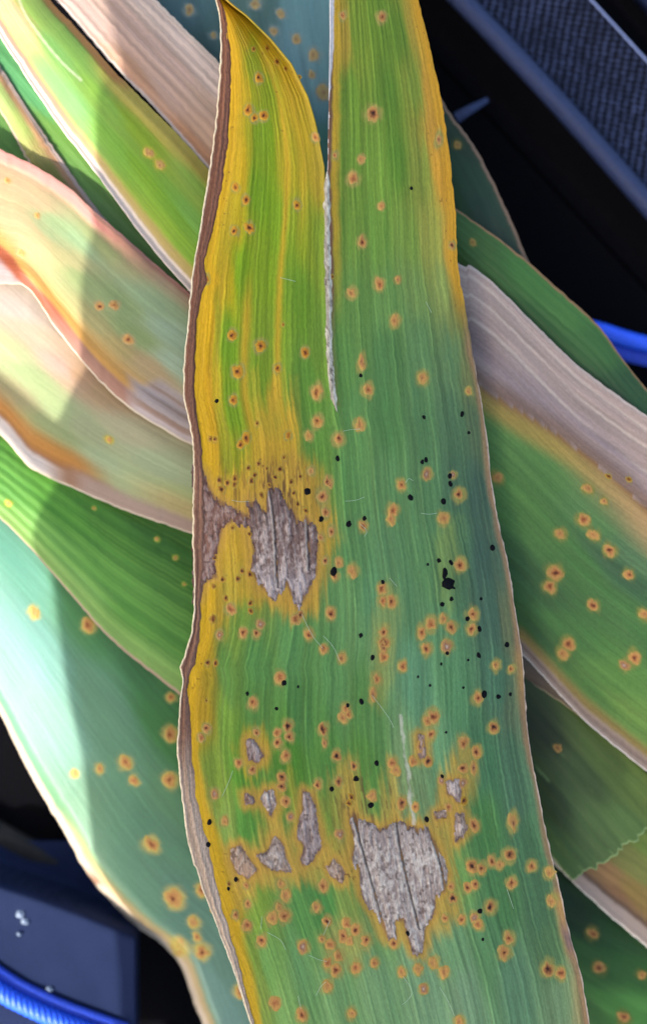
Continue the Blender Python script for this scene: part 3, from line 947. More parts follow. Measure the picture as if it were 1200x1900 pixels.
SP = []      # spots
for kk, arr in {
    'm': [(461, 204, 12), (472, 218, 11), (586, 254, 11), (437, 347, 10), (456, 371, 10), (551, 380, 11), (435, 428, 11), (462, 422, 12), (480, 144, 11), (636, 29, 10), (708, 31, 13), (621, 288, 9), (655, 331, 15), (672, 449, 13), (703, 527, 14),
          (431, 622, 12), (483, 643, 15), (566, 654, 12), (441, 690, 15), (515, 684, 10), (433, 742, 12), (587, 727, 17), (589, 782, 16), (682, 722, 15), (628, 815, 14), (447, 825, 10), (535, 808, 9),
          (608, 893, 12), (598, 922, 16), (604, 951, 12), (615, 986, 12), (595, 997, 10), (673, 976, 12), (603, 1040, 10), (620, 1068, 11), (614, 1138, 14), (572, 1178, 13), (601, 1204, 11), (549, 1147, 13), (476, 1175, 10), (452, 1173, 13), (429, 1130, 13),
          (744, 900, 13), (851, 917, 14), (728, 947, 15), (853, 1047, 15), (708, 1093, 14), (711, 1115, 14), (726, 1116, 14), (799, 1158, 15), (782, 1174, 15), (790, 1204, 15), (837, 1164, 15), (877, 1139, 15), (874, 1167, 13), (712, 1173, 14), (712, 1218, 13), (746, 1236, 13),
          (948, 1242, 10), (520, 1256, 15), (469, 1304, 14), (537, 1366, 13), (476, 1359, 11), (515, 1378, 13), (514, 1359, 11), (530, 1402, 14), (383, 1352, 12), (374, 1369, 10), (443, 1416, 11), (468, 1429, 11), (529, 1488, 12), (641, 1315, 12), (589, 1456, 12),
          (699, 1260, 13), (803, 1331, 17), (793, 1337, 13), (885, 1295, 14), (767, 1412, 12), (799, 1362, 13), (860, 1378, 14), (883, 1395, 13), (859, 1426, 12), (831, 1498, 11), (878, 1530, 16), (912, 1598, 13), (892, 1612, 13), (986, 1608, 13), (948, 1638, 13),
          (727, 1416, 13), (770, 1497, 10), (836, 1645, 11), (867, 1647, 11), (881, 1642, 11), (600, 1645, 14), (528, 1700, 15), (607, 1710, 12), (458, 1717, 14), (485, 1745, 13), (460, 1677, 10), (457, 1643, 9), (437, 1698, 9), (642, 1713, 13), (660, 1725, 14), (637, 1737, 14), (678, 1745, 15),
          (613, 1753, 14), (627, 1773, 15), (608, 1788, 14), (622, 1800, 15), (660, 1795, 15), (695, 1787, 11), (510, 1862, 15), (560, 1883, 15), (857, 1706, 12), (825, 1704, 12), (886, 1715, 14), (944, 1741, 15), (934, 1769, 17), (1039, 1806, 14), (731, 1751, 11), (773, 1758, 12), (694, 1786, 10), (646, 1326, 10)],
    'dk': [(490, 215, 12), (691, 212, 18), (457, 812, 12), (838, 455, 9), (712, 1191, 16), (533, 1347, 14), (523, 1443, 12), (522, 1459, 12), (915, 1349, 14), (794, 1412, 12), (624, 1402, 12), (656, 1422, 11), (628, 1450, 11), (745, 1491, 15), (944, 1586, 16), (876, 1607, 15), (909, 1683, 15), (1016, 1797, 17), (839, 1667, 12), (558, 1141, 11), (599, 1353, 13), (382, 518, 10)],
    'f': [(670, 295, 10), (707, 382, 9), (738, 519, 9), (652, 544, 13), (732, 595, 14), (784, 701, 15), (869, 726, 9), (573, 809, 11), (667, 788, 13), (577, 874, 11), (629, 1044, 11), (654, 1061, 14), (634, 1221, 12), (725, 963, 13), (823, 962, 15), (822, 1148, 13), (919, 1235, 12), (635, 1331, 13), (417, 1524, 11),
          (927, 1603, 12), (1020, 1619, 14), (522, 1640, 13), (530, 1660, 14), (518, 1683, 12), (505, 1703, 15), (587, 1683, 13), (597, 1743, 10), (607, 1830, 15), (653, 1880, 14), (802, 1786, 14), (823, 1804, 14), (776, 1797, 13), (745, 1804, 12), (1023, 1671, 14), (852, 1896, 13), (734, 1430, 12), (690, 1476, 12), (648, 1745, 12)],
    'g': [(791, 880, 13), (829, 1200, 15), (407, 1178, 11), (398, 1473, 12), (539, 1516, 11), (818, 1449, 11), (858, 1453, 12), (563, 1758, 14), (785, 1835, 11), (483, 1158, 12), (880, 1702, 12), (630, 1549, 12), (840, 881, 9)],
    's': [(471, 91, 6), (496, 89, 6), (514, 114, 7), (530, 128, 5), (556, 143, 5), (617, 513, 5), (525, 602, 5), (477, 785, 6), (390, 814, 6), (399, 815, 6), (527, 849, 6), (519, 870, 7), (557, 884, 6), (407, 891, 8), (422, 896, 7), (436, 889, 8), (435, 899, 7), (411, 908, 9), (461, 868, 6), (473, 881, 7), (480, 860, 6), (466, 892, 8), (485, 919, 7),
          (540, 894, 7), (525, 924, 7), (567, 948, 7), (419, 1110, 7), (465, 1119, 7), (465, 1134, 7), (395, 1148, 9), (368, 1145, 7), (385, 1230, 7), (400, 1230, 7), (399, 1034, 7), (396, 1088, 6), (413, 1075, 7), (441, 1074, 7), (449, 1059, 7), (464, 1065, 8), (463, 991, 6), (432, 979, 6), (374, 1050, 6), (652, 1479, 8), (647, 1490, 8), (860, 1486, 9),
          (393, 1690, 5), (405, 1660, 5), (440, 1632, 6), (425, 1640, 6), (383, 1300, 4), (500, 900, 6), (510, 885, 6), (495, 870, 5), (545, 915, 6), (552, 935, 6)],
    'long': [(671, 672, 14), (612, 899, 10), (692, 1288, 13), (951, 1525, 18), (814, 259, 13), (602, 1378, 11), (780, 1385, 14), (878, 1425, 14), (710, 1200, 14)],
}.items():
    SP += [(x, y, r_, kk) for (x, y, r_) in arr]


def zc(pts, ox, oy, k):
    return [(ox + x * k, oy + y * k) for x, y in pts]


NEC = {   # dead patches: outline, main colour, second colour, mark
    'upper': (zc([(420, 430), (470, 430), (500, 480), (540, 488), (552, 330), (600, 368), (650, 440), (700, 510), (755, 600), (770, 525), (840, 620), (832, 740), (822, 860), (790, 930), (755, 1000), (722, 1062), (700, 990), (652, 915), (612, 960), (572, 1000), (540, 970), (480, 890), (450, 840), (465, 720), (440, 560)], 330, 800, .3083), (122, 96, 90), (192, 172, 166)),
    'margin': (zc([(95, 200), (150, 250), (205, 380), (290, 455), (440, 518), (445, 560), (340, 535), (262, 570), (240, 680), (212, 780), (228, 868), (150, 912), (125, 1010), (95, 1010)], 330, 800, .3083), (122, 84, 72), (160, 134, 128)),
    'lower': ([(655, 1512), (666, 1528), (685, 1528), (700, 1540), (717, 1538), (734, 1529), (759, 1536), (790, 1541), (804, 1563), (818, 1591), (829, 1622), (823, 1653), (804, 1664), (804, 1695), (786, 1723), (781, 1766), (768, 1768), (757, 1732), (750, 1706), (730, 1706), (733, 1741), (722, 1741), (703, 1699), (687, 1681), (673, 1660), (668, 1612), (654, 1591), (661, 1563), (652, 1525)], (156, 136, 130), (200, 186, 178)),
    'p3': ([(459, 1375), (470, 1375), (487, 1400), (478, 1415), (463, 1409)], (142, 116, 110), (176, 156, 152)),
    'p4': ([(492, 1470), (505, 1467), (511, 1490), (502, 1512), (494, 1496), (484, 1486)], (146, 122, 114), (200, 188, 184)),
    'p5': ([(456, 1474), (468, 1478), (471, 1488), (458, 1491)], (132, 102, 92), (164, 142, 136)),
    'p6': (zc([(768, 785), (800, 800), (822, 850), (850, 990), (866, 1110), (812, 1190), (770, 1216), (758, 1180), (776, 1110), (738, 1050), (748, 960), (768, 900)], 320, 1220, .3167), (140, 118, 112), (176, 156, 152)),
    'p7': (zc([(498, 1164), (560, 1140), (600, 1056), (640, 1096), (662, 1170), (692, 1252), (600, 1242), (540, 1212)], 320, 1220, .3167), (156, 132, 120), (182, 164, 156)),
    'p8': (zc([(348, 1130), (400, 1106), (430, 1170), (492, 1242), (440, 1292), (380, 1252), (350, 1182)], 320, 1220, .3167), (168, 136, 116), (184, 160, 144)),
    'p9': (zc([(908, 1230), (950, 1186), (1002, 1260), (990, 1312), (940, 1282)], 320, 1220, .3167), (162, 130, 110), (184, 162, 150)),
    'p10': (zc([(545, 660), (600, 648), (612, 700), (602, 765), (572, 732), (545, 722)], 640, 1220, .35), (170, 146, 136), (200, 182, 176)),
    'p11': (zc([(588, 840), (622, 828), (642, 900), (622, 950), (590, 975)], 640, 1220, .35), (158, 134, 122), (190, 170, 162)),
    'p12': (zc([(388, 415), (412, 418), (424, 525), (400, 530)], 640, 1220, .35), (166, 132, 114), (192, 168, 156)),
    'p14': (zc([(478, 826), (530, 815), (532, 840), (488, 850)], 640, 1220, .35), (164, 138, 124), (190, 170, 160)),
}
YEL = [  # yellowed zones: outline, colour, softness, strength
    ([(474, 690), (486, 760), (496, 730), (512, 690), (524, 780), (536, 740), (548, 700), (556, 760), (562, 830), (592, 870), (602, 940), (628, 1000), (604, 1060), (592, 1120), (560, 1155), (520, 1130), (470, 1112), (432, 1122), (410, 1180), (372, 1210), (362, 1100), (362, 900), (372, 850), (392, 836), (408, 878), (446, 880), (462, 850), (472, 780)], (192, 152, 42), 22, 1.0),
    ([(376, 1430), (398, 1500), (404, 1570), (450, 1566), (478, 1570), (500, 1500), (530, 1530), (552, 1520), (560, 1470), (582, 1470), (600, 1560), (616, 1540), (604, 1450), (632, 1410), (654, 1400), (668, 1450), (684, 1530), (712, 1500), (722, 1410), (738, 1410), (752, 1510), (800, 1510), (824, 1440), (850, 1370), (886, 1390), (882, 1450), (862, 1540), (836, 1600), (856, 1690), (830, 1730), (780, 1776), (740, 1750), (700, 1740), (650, 1650), (600, 1634), (540, 1648), (474, 1650), (446, 1700), (438, 1760), (470, 1896), (440, 1830), (400, 1700), (368, 1620)], (186, 150, 62), 20, .92),
    ([(434, 1390), (456, 1356), (486, 1356), (504, 1390), (498, 1420), (470, 1442), (446, 1430)], (176, 146, 40), 18, .9),
    ([(450, 1470), (520, 1450), (534, 1430), (540, 1500), (510, 1520), (470, 1500)], (172, 148, 50), 20, .8),
    ([(690, 1150), (730, 1080), (746, 1130), (732, 1260), (706, 1320), (690, 1300)], (160, 150, 70), 20, .45),
    ([(590, 1730), (640, 1700), (690, 1710), (690, 1760), (640, 1800), (600, 1800)], (176, 160, 84), 24, .6),
    ([(800, 1000), (845, 960), (850, 1060), (842, 1130), (812, 1110)], (140, 156, 76), 24, .6),
    ([(500, 860), (545, 840), (590, 880), (620, 960), (612, 1060), (590, 1140), (540, 1150), (500, 1130), (455, 1090), (450, 1000), (430, 940), (470, 880)], (186, 142, 54), 22, .8),
]

base_pts = [
    # left lobe
    (420, 20, (186, 150, 34)), (450, 60, (176, 150, 30)), (440, 150, (184, 154, 22)), (470, 120, (140, 150, 24)), (500, 100, (176, 152, 36)), (540, 170, (184, 156, 30)), (500, 170, (134, 150, 22)), (490, 260, (116, 148, 18)), (570, 230, (178, 154, 26)), (540, 300, (162, 152, 28)), (590, 320, (170, 150, 36)),
    (440, 300, (180, 152, 18)), (430, 400, (168, 152, 18)), (480, 360, (108, 146, 16)), (520, 420, (116, 150, 24)), (560, 420, (132, 150, 30)), (595, 450, (122, 148, 36)), (410, 500, (172, 154, 14)), (450, 500, (112, 148, 16)), (500, 520, (118, 148, 24)), (560, 560, (102, 142, 36)), (590, 640, (104, 142, 46)),
    (380, 600, (206, 164, 8)), (376, 720, (206, 160, 10)), (384, 820, (196, 150, 14)), (420, 640, (104, 144, 22)), (430, 760, (108, 142, 22)), (460, 700, (112, 146, 34)), (500, 620, (120, 148, 36)), (575, 720, (94, 140, 52)), (590, 820, (96, 142, 60)), (430, 850, (140, 146, 24)), (600, 900, (110, 144, 62)),
    # lower left
    (440, 1010, (186, 152, 20)), (410, 960, (190, 146, 26)), (385, 1110, (172, 144, 32)), (440, 1060, (150, 148, 42)), (440, 1140, (104, 140, 56)), (380, 1230, (172, 146, 32)), (420, 1250, (90, 134, 62)), (480, 1240, (86, 136, 72)), (540, 1210, (92, 142, 82)), (372, 1320, (178, 146, 30)), (420, 1350, (110, 148, 56)), (480, 1310, (86, 132, 64)), (560, 1320, (80, 130, 68)),
    (400, 1440, (124, 152, 58)), (440, 1420, (88, 142, 46)), (420, 1540, (132, 162, 78)), (455, 1540, (84, 140, 58)), (540, 1420, (76, 128, 40)), (600, 1420, (84, 136, 62)), (600, 1520, (120, 152, 62)), (430, 1620, (194, 156, 40)), (420, 1680, (190, 150, 44)), (480, 1690, (118, 152, 58)), (470, 1790, (128, 156, 62)), (500, 1780, (106, 152, 82)), (480, 1860, (134, 158, 72)),
    (560, 1690, (86, 140, 74)), (600, 1680, (76, 132, 66)), (560, 1800, (106, 152, 96)), (620, 1850, (112, 154, 102)), (540, 1880, (112, 154, 90)),
    # right lobe; dark bluish outer points put shade and sky sheen into the colour
    (632, 60, (160, 146, 50)), (660, 60, (104, 140, 40)), (700, 40, (96, 138, 38)), (740, 60, (92, 134, 40)), (770, 40, (160, 146, 52)), (650, 180, (96, 140, 44)), (720, 180, (86, 132, 42)), (770, 160, (118, 146, 54)), (800, 160, (184, 146, 46)), (650, 300, (92, 138, 46)), (700, 320, (100, 146, 54)), (740, 300, (86, 136, 44)), (780, 320, (132, 156, 66)), (820, 320, (196, 150, 36)), (812, 240, (178, 140, 50)),
    (640, 420, (96, 140, 50)), (700, 420, (96, 144, 56)), (760, 440, (112, 150, 62)), (800, 440, (150, 162, 72)), (838, 470, (190, 150, 42)), (660, 560, (90, 136, 62)), (720, 560, (92, 138, 70)), (770, 540, (110, 146, 78)), (820, 520, (132, 154, 80)), (850, 580, (110, 124, 66)), (640, 680, (88, 138, 64)), (720, 660, (74, 122, 66)), (780, 640, (92, 134, 82)), (840, 660, (92, 128, 82)), (872, 680, (108, 118, 72)),
    (660, 780, (86, 138, 72)), (720, 780, (74, 124, 66)), (780, 780, (84, 128, 78)), (840, 780, (80, 116, 80)), (888, 800, (82, 106, 76)), (650, 900, (88, 140, 76)), (720, 900, (84, 132, 78)), (790, 900, (86, 132, 82)), (850, 900, (72, 108, 80)), (890, 920, (62, 92, 78)),
    (660, 1020, (86, 134, 80)), (720, 1020, (84, 132, 84)), (780, 1040, (86, 136, 84)), (850, 1000, (76, 118, 82)), (895, 1040, (64, 96, 82)), (920, 1000, (72, 100, 82)), (640, 1140, (100, 146, 90)), (690, 1140, (88, 140, 92)), (760, 1120, (88, 138, 90)), (840, 1200, (90, 142, 96)), (910, 1140, (70, 104, 86)), (945, 1160, (96, 108, 78)),
    (620, 1260, (92, 140, 82)), (680, 1320, (84, 134, 66)), (770, 1260, (94, 150, 110)), (840, 1280, (86, 140, 92)), (920, 1260, (72, 116, 90)), (950, 1330, (90, 112, 84)), (680, 1420, (80, 132, 52)), (770, 1440, (120, 158, 104)), (820, 1400, (98, 150, 104)), (900, 1420, (70, 122, 84)), (950, 1400, (72, 112, 84)), (960, 1480, (74, 114, 86)),
    (900, 1530, (74, 128, 66)), (980, 1560, (72, 116, 78)), (850, 1620, (100, 146, 70)), (930, 1660, (74, 126, 72)), (1000, 1680, (76, 118, 80)), (1020, 1760, (86, 124, 80)), (900, 1760, (82, 132, 84)), (840, 1760, (106, 152, 104)), (960, 1830, (96, 140, 104)), (700, 1820, (116, 156, 112)), (780, 1850, (114, 154, 114)), (860, 1860, (112, 150, 114)), (1040, 1860, (114, 146, 104)), (1080, 1870, (142, 136, 92)),
    (700, 1720, (112, 152, 92)), (650, 1680, (120, 146, 72)),
]
C = zones(MX + 16 * fbm(MU * 40, MY / 200, 61, 3), MY + 40 * fbm(MU * 60, MY / 260, 62, 3), base_pts, math.pi / 2 - 0.12, 3.0, 24)
C = C * (1 - .1 * sstep(.42, .6, MU))[..., None] + desat(C, 1.0) * (.1 * sstep(.42, .6, MU))[..., None]
st1 = fbm(MU * 46, MY / 420, 63, 4)
st2 = fbm(MU * 130, MY / 160, 64, 3)
C = C * (1 + 0.55 * st1 + 0.36 * st2)[..., None]
# broad yellow streaks lying between veins in the left lobe
for (uc, w, y0, y1, a) in ((.215, .016, 540, 880, .75), (.33, .012, 120, 880, .75), (.40, .02, 60, 420, .45), (.12, .012, 480, 800, .3), (.075, .03, 0, 560, .35)):
    m = np.exp(-((MU - uc - 0.01 * np.sin(MY / 150)) / w) ** 2) * sstep(y0 - 60, y0 + 60, MY) * (1 - sstep(y1 - 60, y1 + 60, MY))
    C = mix(C, S(198, 160, 40), m * a)
ol = (sstep(700, 300, MY) * (MU > .5) * 1.0)[..., None]
C = C * (1 - ol) + C * np.array([1.06, .95, .66]) * ol
C = C * np.array([1.04, .97, .83])
wx_ = 14 * fbm(MU * 90, MY / 46, 66, 4)
wy_ = 34 * fbm(MU * 110, MY / 120, 67, 3)
for (poly, c, soft, a) in YEL:
    sd = poly_sd(MX + wx_, MY + wy_, poly) + 30 * st1 + 22 * st2
    C = mix(C, S(*c) * (1 + 0.5 * st2 + .4 * st1)[..., None], sstep(-soft * .7, soft * .8, sd) * a * np.clip(.85 + .9 * fbm(MX / 26, MY / 60, 161, 3), 0, 1))
# yellow band next to the dead margin, yellow-orange right rim at the top
xm = ip(XMs, MY)
dm = MX - xm + 9 * fbm(MU * 20, MY / 40, 68, 3)
bw = np.interp(MY, [0, 200, 400, 520, 700, 860, 1000, 1150, 1300, 1400, 1550, 1700, 1900], [16, 16, 10, 18, 20, 24, 30, 22, 18, 10, 24, 26, 12])
C = mix(C, S(206, 160, 18), (1 - sstep(bw * .55, bw * 1.5, dm)) * (MU < .5) * .9)
dr = ip(XRs, MY) - MX + 8 * fbm(MU * 20, MY / 50, 69, 3)
C = mix(C, S(202, 148, 38), (1 - sstep(6, 26, dr)) * (1 - sstep(520, 640, MY)) * .92)
C = mix(C, S(150, 112, 84), (1 - sstep(4, 15, dr)) * sstep(540, 660, MY) * .75)
C = mix(C, S(176, 136, 80), (1 - sstep(8, 24, dr)) * (sstep(1640, 1670, MY) * (1 - sstep(1760, 1800, MY)) + .5 * sstep(1190, 1230, MY) * (1 - sstep(1260, 1340, MY))))
C = mix(C, S(120, 96, 96), (1 - sstep(10, 18, dr)) * np.exp(-((MY - 1745) / 34) ** 2) * .9)
# right lobe's torn left lip: pale above, brown below
ds = MX - ip(SLR, MY) + 4 * fbm(MY / 18, MY * 0, 70, 3)
rl = (np.arange(2 * NH)[None] >= NH) & (MY < MID_END)
C = np.where(rl[..., None], mix(C, S(188, 150, 44), (1 - sstep(12, 26, ds)) * (1 - sstep(380, 620, MY)) * .9), C)
C = np.where(rl[..., None], mix(C, S(124, 86, 66), (1 - sstep(4, 10, ds)) * (1 - sstep(500, 640, MY) * .6)), C)
lb = np.interp(MY, [-60, 60, 150, 190], [11, 9, 5, 0.0])
C = np.where(rl[..., None], mix(C, S(214, 206, 210), 1 - sstep(lb * .6, lb + .01, ds)), C)
# veins
for i, (v, a) in enumerate(VEINS):
    d = np.abs(MU - v - 0.004 * np.sin(MY / 190 + i)) * 600
    br = 0.5 + 1.6 * fbm(MY / 60, MY * 0 + i, 71 + i, 3)
    C = mix(C, C * 1.45 + S(70, 80, 40) * .5, (1 - sstep(.8, 2.2, d)) * a * np.clip(br, 0, 1) * .75)
    C = mix(C, C * .62, np.exp(-((d - 3.6) / 1.4) ** 2) * a * .45 * sstep(700, 1000, MY))
# creased dark line through the lower dead patch and above it
C = halo(C, MX, MY, [(a, b, c * .86, d) for a, b, c, d in SP], 0.12, 1.0, (154, 142, 74))
# tissue browned round the dead patches
for k, (poly, c1, c2) in NEC.items():
    if k == 'p13':
        continue
    sd = poly_sd(MX + wx_ * .4, MY + wy_ * .25, poly)
    C = mix(C, S(190, 146, 60), sstep(-22, -4, sd) * .8)
    C = mix(C, S(140, 100, 66), sstep(-7, 1, sd) * .9)
zs = np.exp(-((MX - 522) / 62) ** 2 - ((MY - 905) / 48) ** 2) + .7 * np.exp(-((MX - 690) / 90) ** 2 - ((MY - 1490) / 60) ** 2) + .5 * np.exp(-((MX - 420) / 30) ** 2 - ((MY - 900) / 40) ** 2)
fz = fbm(MU * 190, MY / 34, 171, 3)
C = mix(C, S(92, 56, 40), sstep(.05, .15, fz) * np.clip(zs * 1.3, 0, 1) * .8)
q13 = crom([(742, 1325), (745, 1350), (750, 1395), (758, 1444), (763, 1490), (767, 1530)], 80)
d13 = np.abs(MX - np.interp(MY, q13[:, 1], q13[:, 0], left=-999, right=-999) + 3 * fbm(MY / 16, MY * 0, 181, 3))
C = mix(C, S(200, 192, 180), (1 - sstep(.5, 4.5, d13 + 12 * fbm(MX / 6, MY / 18, 182, 3))) * .6)
# fine pale rim: light caught by the edge thickness, put into the colour
C = mix(C, S(196, 176, 162), (1 - sstep(2.0, 4.5, ip(XRs, MY) - MX + 1.5)) * sstep(620, 760, MY) * .9)
# tiny freckles in the yellowed tissue
fr = vnoise(MX / 4.2, MY / 5.5, 77)
dens = fbm(MX / 60, MY / 80, 78, 2)
yel = np.clip((C[..., 0] / (C[..., 1] + 1e-4) - 1.0) * 2.0, 0, 1)
C = mix(C, S(92, 54, 28), sstep(0.88, 0.96, fr) * sstep(0.0, 0.2, dens) * yel * .75)
C = np.clip(C, 0.002, 0.8)

wx, wy, wz = W(MX, MY, MZ)
co = np.stack([wx, wy, wz], -1).reshape(-1, 3)
nr, nc = MX.shape
idx = np.arange(nr * nc).reshape(nr, nc)
kb = int(np.argmax(Rz >= MID_END))
idx[kb:, NH] = idx[kb:, NH - 1]
fl = []
for j0, j1 in ((0, NH - 1), (NH, 2 * NH - 1)):
    a = idx[:-1, j0:j1]; b = idx[:-1, j0 + 1:j1 + 1]; c = idx[1:, j0 + 1:j1 + 1]; d = idx[1:, j0:j1]
    fl.append(np.stack([a, d, c, b], -1).reshape(-1, 4))
F = np.concatenate(fl)
used = np.unique(F)
remap = np.full(nr * nc, -1); remap[used] = np.arange(len(used))
uv = np.stack([MU * 58, MY * .1], -1).reshape(-1, 2)
blade = mesh_np('blade', co[used], remap[F], M_LEAF, ML, C.reshape(-1, 3)[used], uv[used])
solidify(blade, 0.0003)


def zmain(x, y):
    return main_z(x, y)


# dead brown rolled margin down the left side
ys = np.linspace(-62, 1985, 760)
ucol = np.linspace(0, 1, 20)
e0 = ip(XL, ys) + 3.0 * fbm(ys / 14, ys * 0, 51, 3) - 1.5
e1 = ip(XMs, ys) + 7 * fbm(ys / 22, ys * 0, 81, 4)
e1 = np.maximum(e1, e0 + 3)
X = e0[:, None] + (e1 - e0)[:, None] * ucol[None]
Y = np.repeat(ys[:, None], 20, 1)
U_ = np.repeat(ucol[None], len(ys), 0)
prof = np.interp(U_, [0, .08, .3, .55, .8, 1.0], [.05, .32, .30, .42, .22, -.05]) * (0.6 + 0.4 * sstep(8, 30, (e1 - e0))[:, None])
Z = zmain(X, Y) + (prof + .10 * fbm(U_ * 7, Y / 90, 82, 3) + .07 * np.sin(U_ * 13 + Y / 200)) * mm
tone = np.interp(ys, [-60, 0, 500, 700, 1000, 1200, 1360, 1440, 1520, 1700, 1990], [0, 0, 0, .0, .12, .1, .15, .75, .9, 1, 1])[:, None]
Cd = S(126, 84, 66)[None, None] * (1 - tone[..., None]) + S(182, 158, 142)[None, None] * tone[..., None]
Cd = Cd * np.ones(X.shape + (1,))
sk = fbm(U_ * 9, Y / 130, 83, 4)
Cd = Cd * (1 + 1.1 * sk)[..., None]
Cd = mix(Cd, S(86, 52, 42), np.exp(-((U_ - .32) / .07) ** 2) * .6 * (1 - tone))
Cd = mix(Cd, S(78, 46, 34), sstep(.82, .97, U_) * .7 * (1 - tone * .8))
ex = (X - e0[:, None])
Cd = mix(Cd, S(226, 208, 184), 1 - sstep(1.6, 3.6, ex + 1.6 * fbm(Y / 20, Y * 0, 84, 2)))  # pale outer line paints the light that the leaf's edge catches
wx, wy, wz = W(X, Y, Z)
mo = mesh_np('dry_margin', np.stack([wx, wy, wz], -1).reshape(-1, 3), grid_faces(len(ys), 20), M_DRY, ML, np.clip(Cd, .002, .8).reshape(-1, 3), np.stack([X * .1, Y * .1], -1).reshape(-1, 2))
mo['label'] = 'rolled brown dead margin, greyer and paler towards the base'


def patch(key, poly, c1, c2):
    P = np.array(poly)
    x0, y0 = P.min(0) - 10; x1, y1 = P.max(0) + 10
    big = key in ('upper', 'lower', 'margin')
    st = 1.7 if big else 1.5
    gx, gy = np.arange(x0, x1, st), np.arange(y0, y1, st)
    X, Y = np.meshgrid(gx, gy)
    s1 = len(key) * 7 + int(P[0, 0])
    uq = X - 0.13 * (Y - P[0, 1])
    sd = poly_sd(X + 8 * fbm(X / 6, Y / 12, s1, 4), Y + (36 if big else 12) * fbm(uq / 5, Y / 70, s1 + 5, 3), poly)
    keep = sd > (-3.0 if key != 'p13' else -3.0 + 14 * np.clip(fbm(Y / 26, Y * 0, 3, 2), 0, 1))
    # wrinkled dead tissue: lengthwise ribs broken by slanting creases
    ux = X - 0.13 * (Y - P[0, 1])
    rib = fbm(ux / 5.0, Y / 26, s1 + 1, 4)
    cr = fbm((X + Y * .5) / 6, (Y - X * .5) / 11, s1 + 2, 4)
    cell = 1 - 2 * np.abs(fbm(ux / 7, Y / 11, s1 + 3, 3))
    h = np.clip(sd / 5, -1, 1) * 0.07 + (0.34 * rib + 0.26 * cr + .10 * cell) * sstep(-1, 6, sd)
    amp = 1.0 if key != 'margin' else .7
    Z = zmain(X, Y) + h * mm * amp + 0.00004
    t = sstep(-.18, .24, .6 * rib + .7 * cr + .25 * fbm(X / 40, Y / 50, s1 + 7, 2))
    Cc = S(*c1) * (1 - t[..., None]) + S(*c2) * t[..., None]
    if key == 'upper':
        Cc = mix(Cc, S(120, 92, 80), sstep(-10, 25, 500 - X + .3 * (950 - Y)) * .5)
        Cc = mix(Cc, S(104, 78, 76), sstep(1000, 930, Y) * .6)
        Cc = mix(Cc, S(178, 164, 166), sstep(1040, 1090, Y) * .5)
        lines = [[(500, 900), (508, 960), (512, 1020), (516, 1092)], [(570, 960), (572, 1010), (574, 1060)]]
    elif key == 'lower':
        Cc = mix(Cc, S(150, 134, 132), sstep(1580, 1535, Y) * .5)
        lines = [[(650, 1490), (668, 1560), (690, 1640), (716, 1735)], [(731, 1490), (740, 1560), (756, 1640), (778, 1725)], [(804, 1560), (818, 1610), (826, 1660)]]
    else:
        lines = []
    Cc = mix(Cc, S(84, 54, 44), (1 - sstep(0, 5, sd)) * (.75 if big else .6) * sstep(-.25, .15, fbm(X / 9, Y / 9, s1 + 9, 2)))
    Cc = mix(Cc, S(70, 46, 40), sstep(.16, .26, fbm(X / 5, Y / 7, s1 + 11, 2)) * .55)
    for ln in lines:
        q = crom(ln, 60)
        lx = np.interp(Y, q[:, 1], q[:, 0], left=-999, right=-999) + 2 * fbm(Y / 12, Y * 0, s1 + 13, 2)
        dd = X - lx
        Cc = mix(Cc, S(34, 24, 26), np.exp(-(dd / 2.0) ** 2) * .9)
        Cc = mix(Cc, S(206, 190, 178), np.exp(-((dd + 4.5) / 1.7) ** 2) * .6)
        Z = Z - np.exp(-(dd / 2.2) ** 2) * .00016 + np.exp(-((dd + 5) / 2.5) ** 2) * .0001
    nr_, nc_ = X.shape
    ii = np.arange(nr_ * nc_).reshape(nr_, nc_)
    a, b, c, d = ii[:-1, :-1], ii[:-1, 1:], ii[1:, 1:], ii[1:, :-1]
    ok = (keep[:-1, :-1] & keep[:-1, 1:] & keep[1:, 1:] & keep[1:, :-1])
    f = np.stack([a[ok], d[ok], c[ok], b[ok]], -1)
    us = np.unique(f)
    rm = np.full(nr_ * nc_, -1); rm[us] = np.arange(len(us))
    wx, wy, wz = W(X, Y, Z)
    co = np.stack([wx, wy, wz], -1).reshape(-1, 3)
    uv = np.stack([ux * .1, Y * .1], -1).reshape(-1, 2)
    return mesh_np('dead_patch', co[us], rm[f], M_DRY, ML, np.clip(Cc, .003, .8).reshape(-1, 3)[us], uv[us])


for k, (poly, c1, c2) in NEC.items():
    patch(k, poly, c1, c2)

inside = lambda x, y: any(poly_sd(np.array([x * 1.0]), np.array([y * 1.0]), NEC[k][0])[0] > 3 for k in ('upper', 'lower'))
for (x, y, r_, kk) in SP:
    if inside(x, y):
        continue
    if kk in ('m', 'dk') and y < 860 and x < 575:
        kk = 'y'
    add_spot(ML, zmain, x, y, r_ * (random.uniform(.72, .88) if kk != 's' else .85), kk, -0.12, (1, .95, .7) if (y < 860 and x < 600) else (.84, .77, .70), (192, 152, 34) if (y < 860 and x < 560) else ((176, 140, 62) if (y > 1380 and x < 900) else (158, 144, 76)))

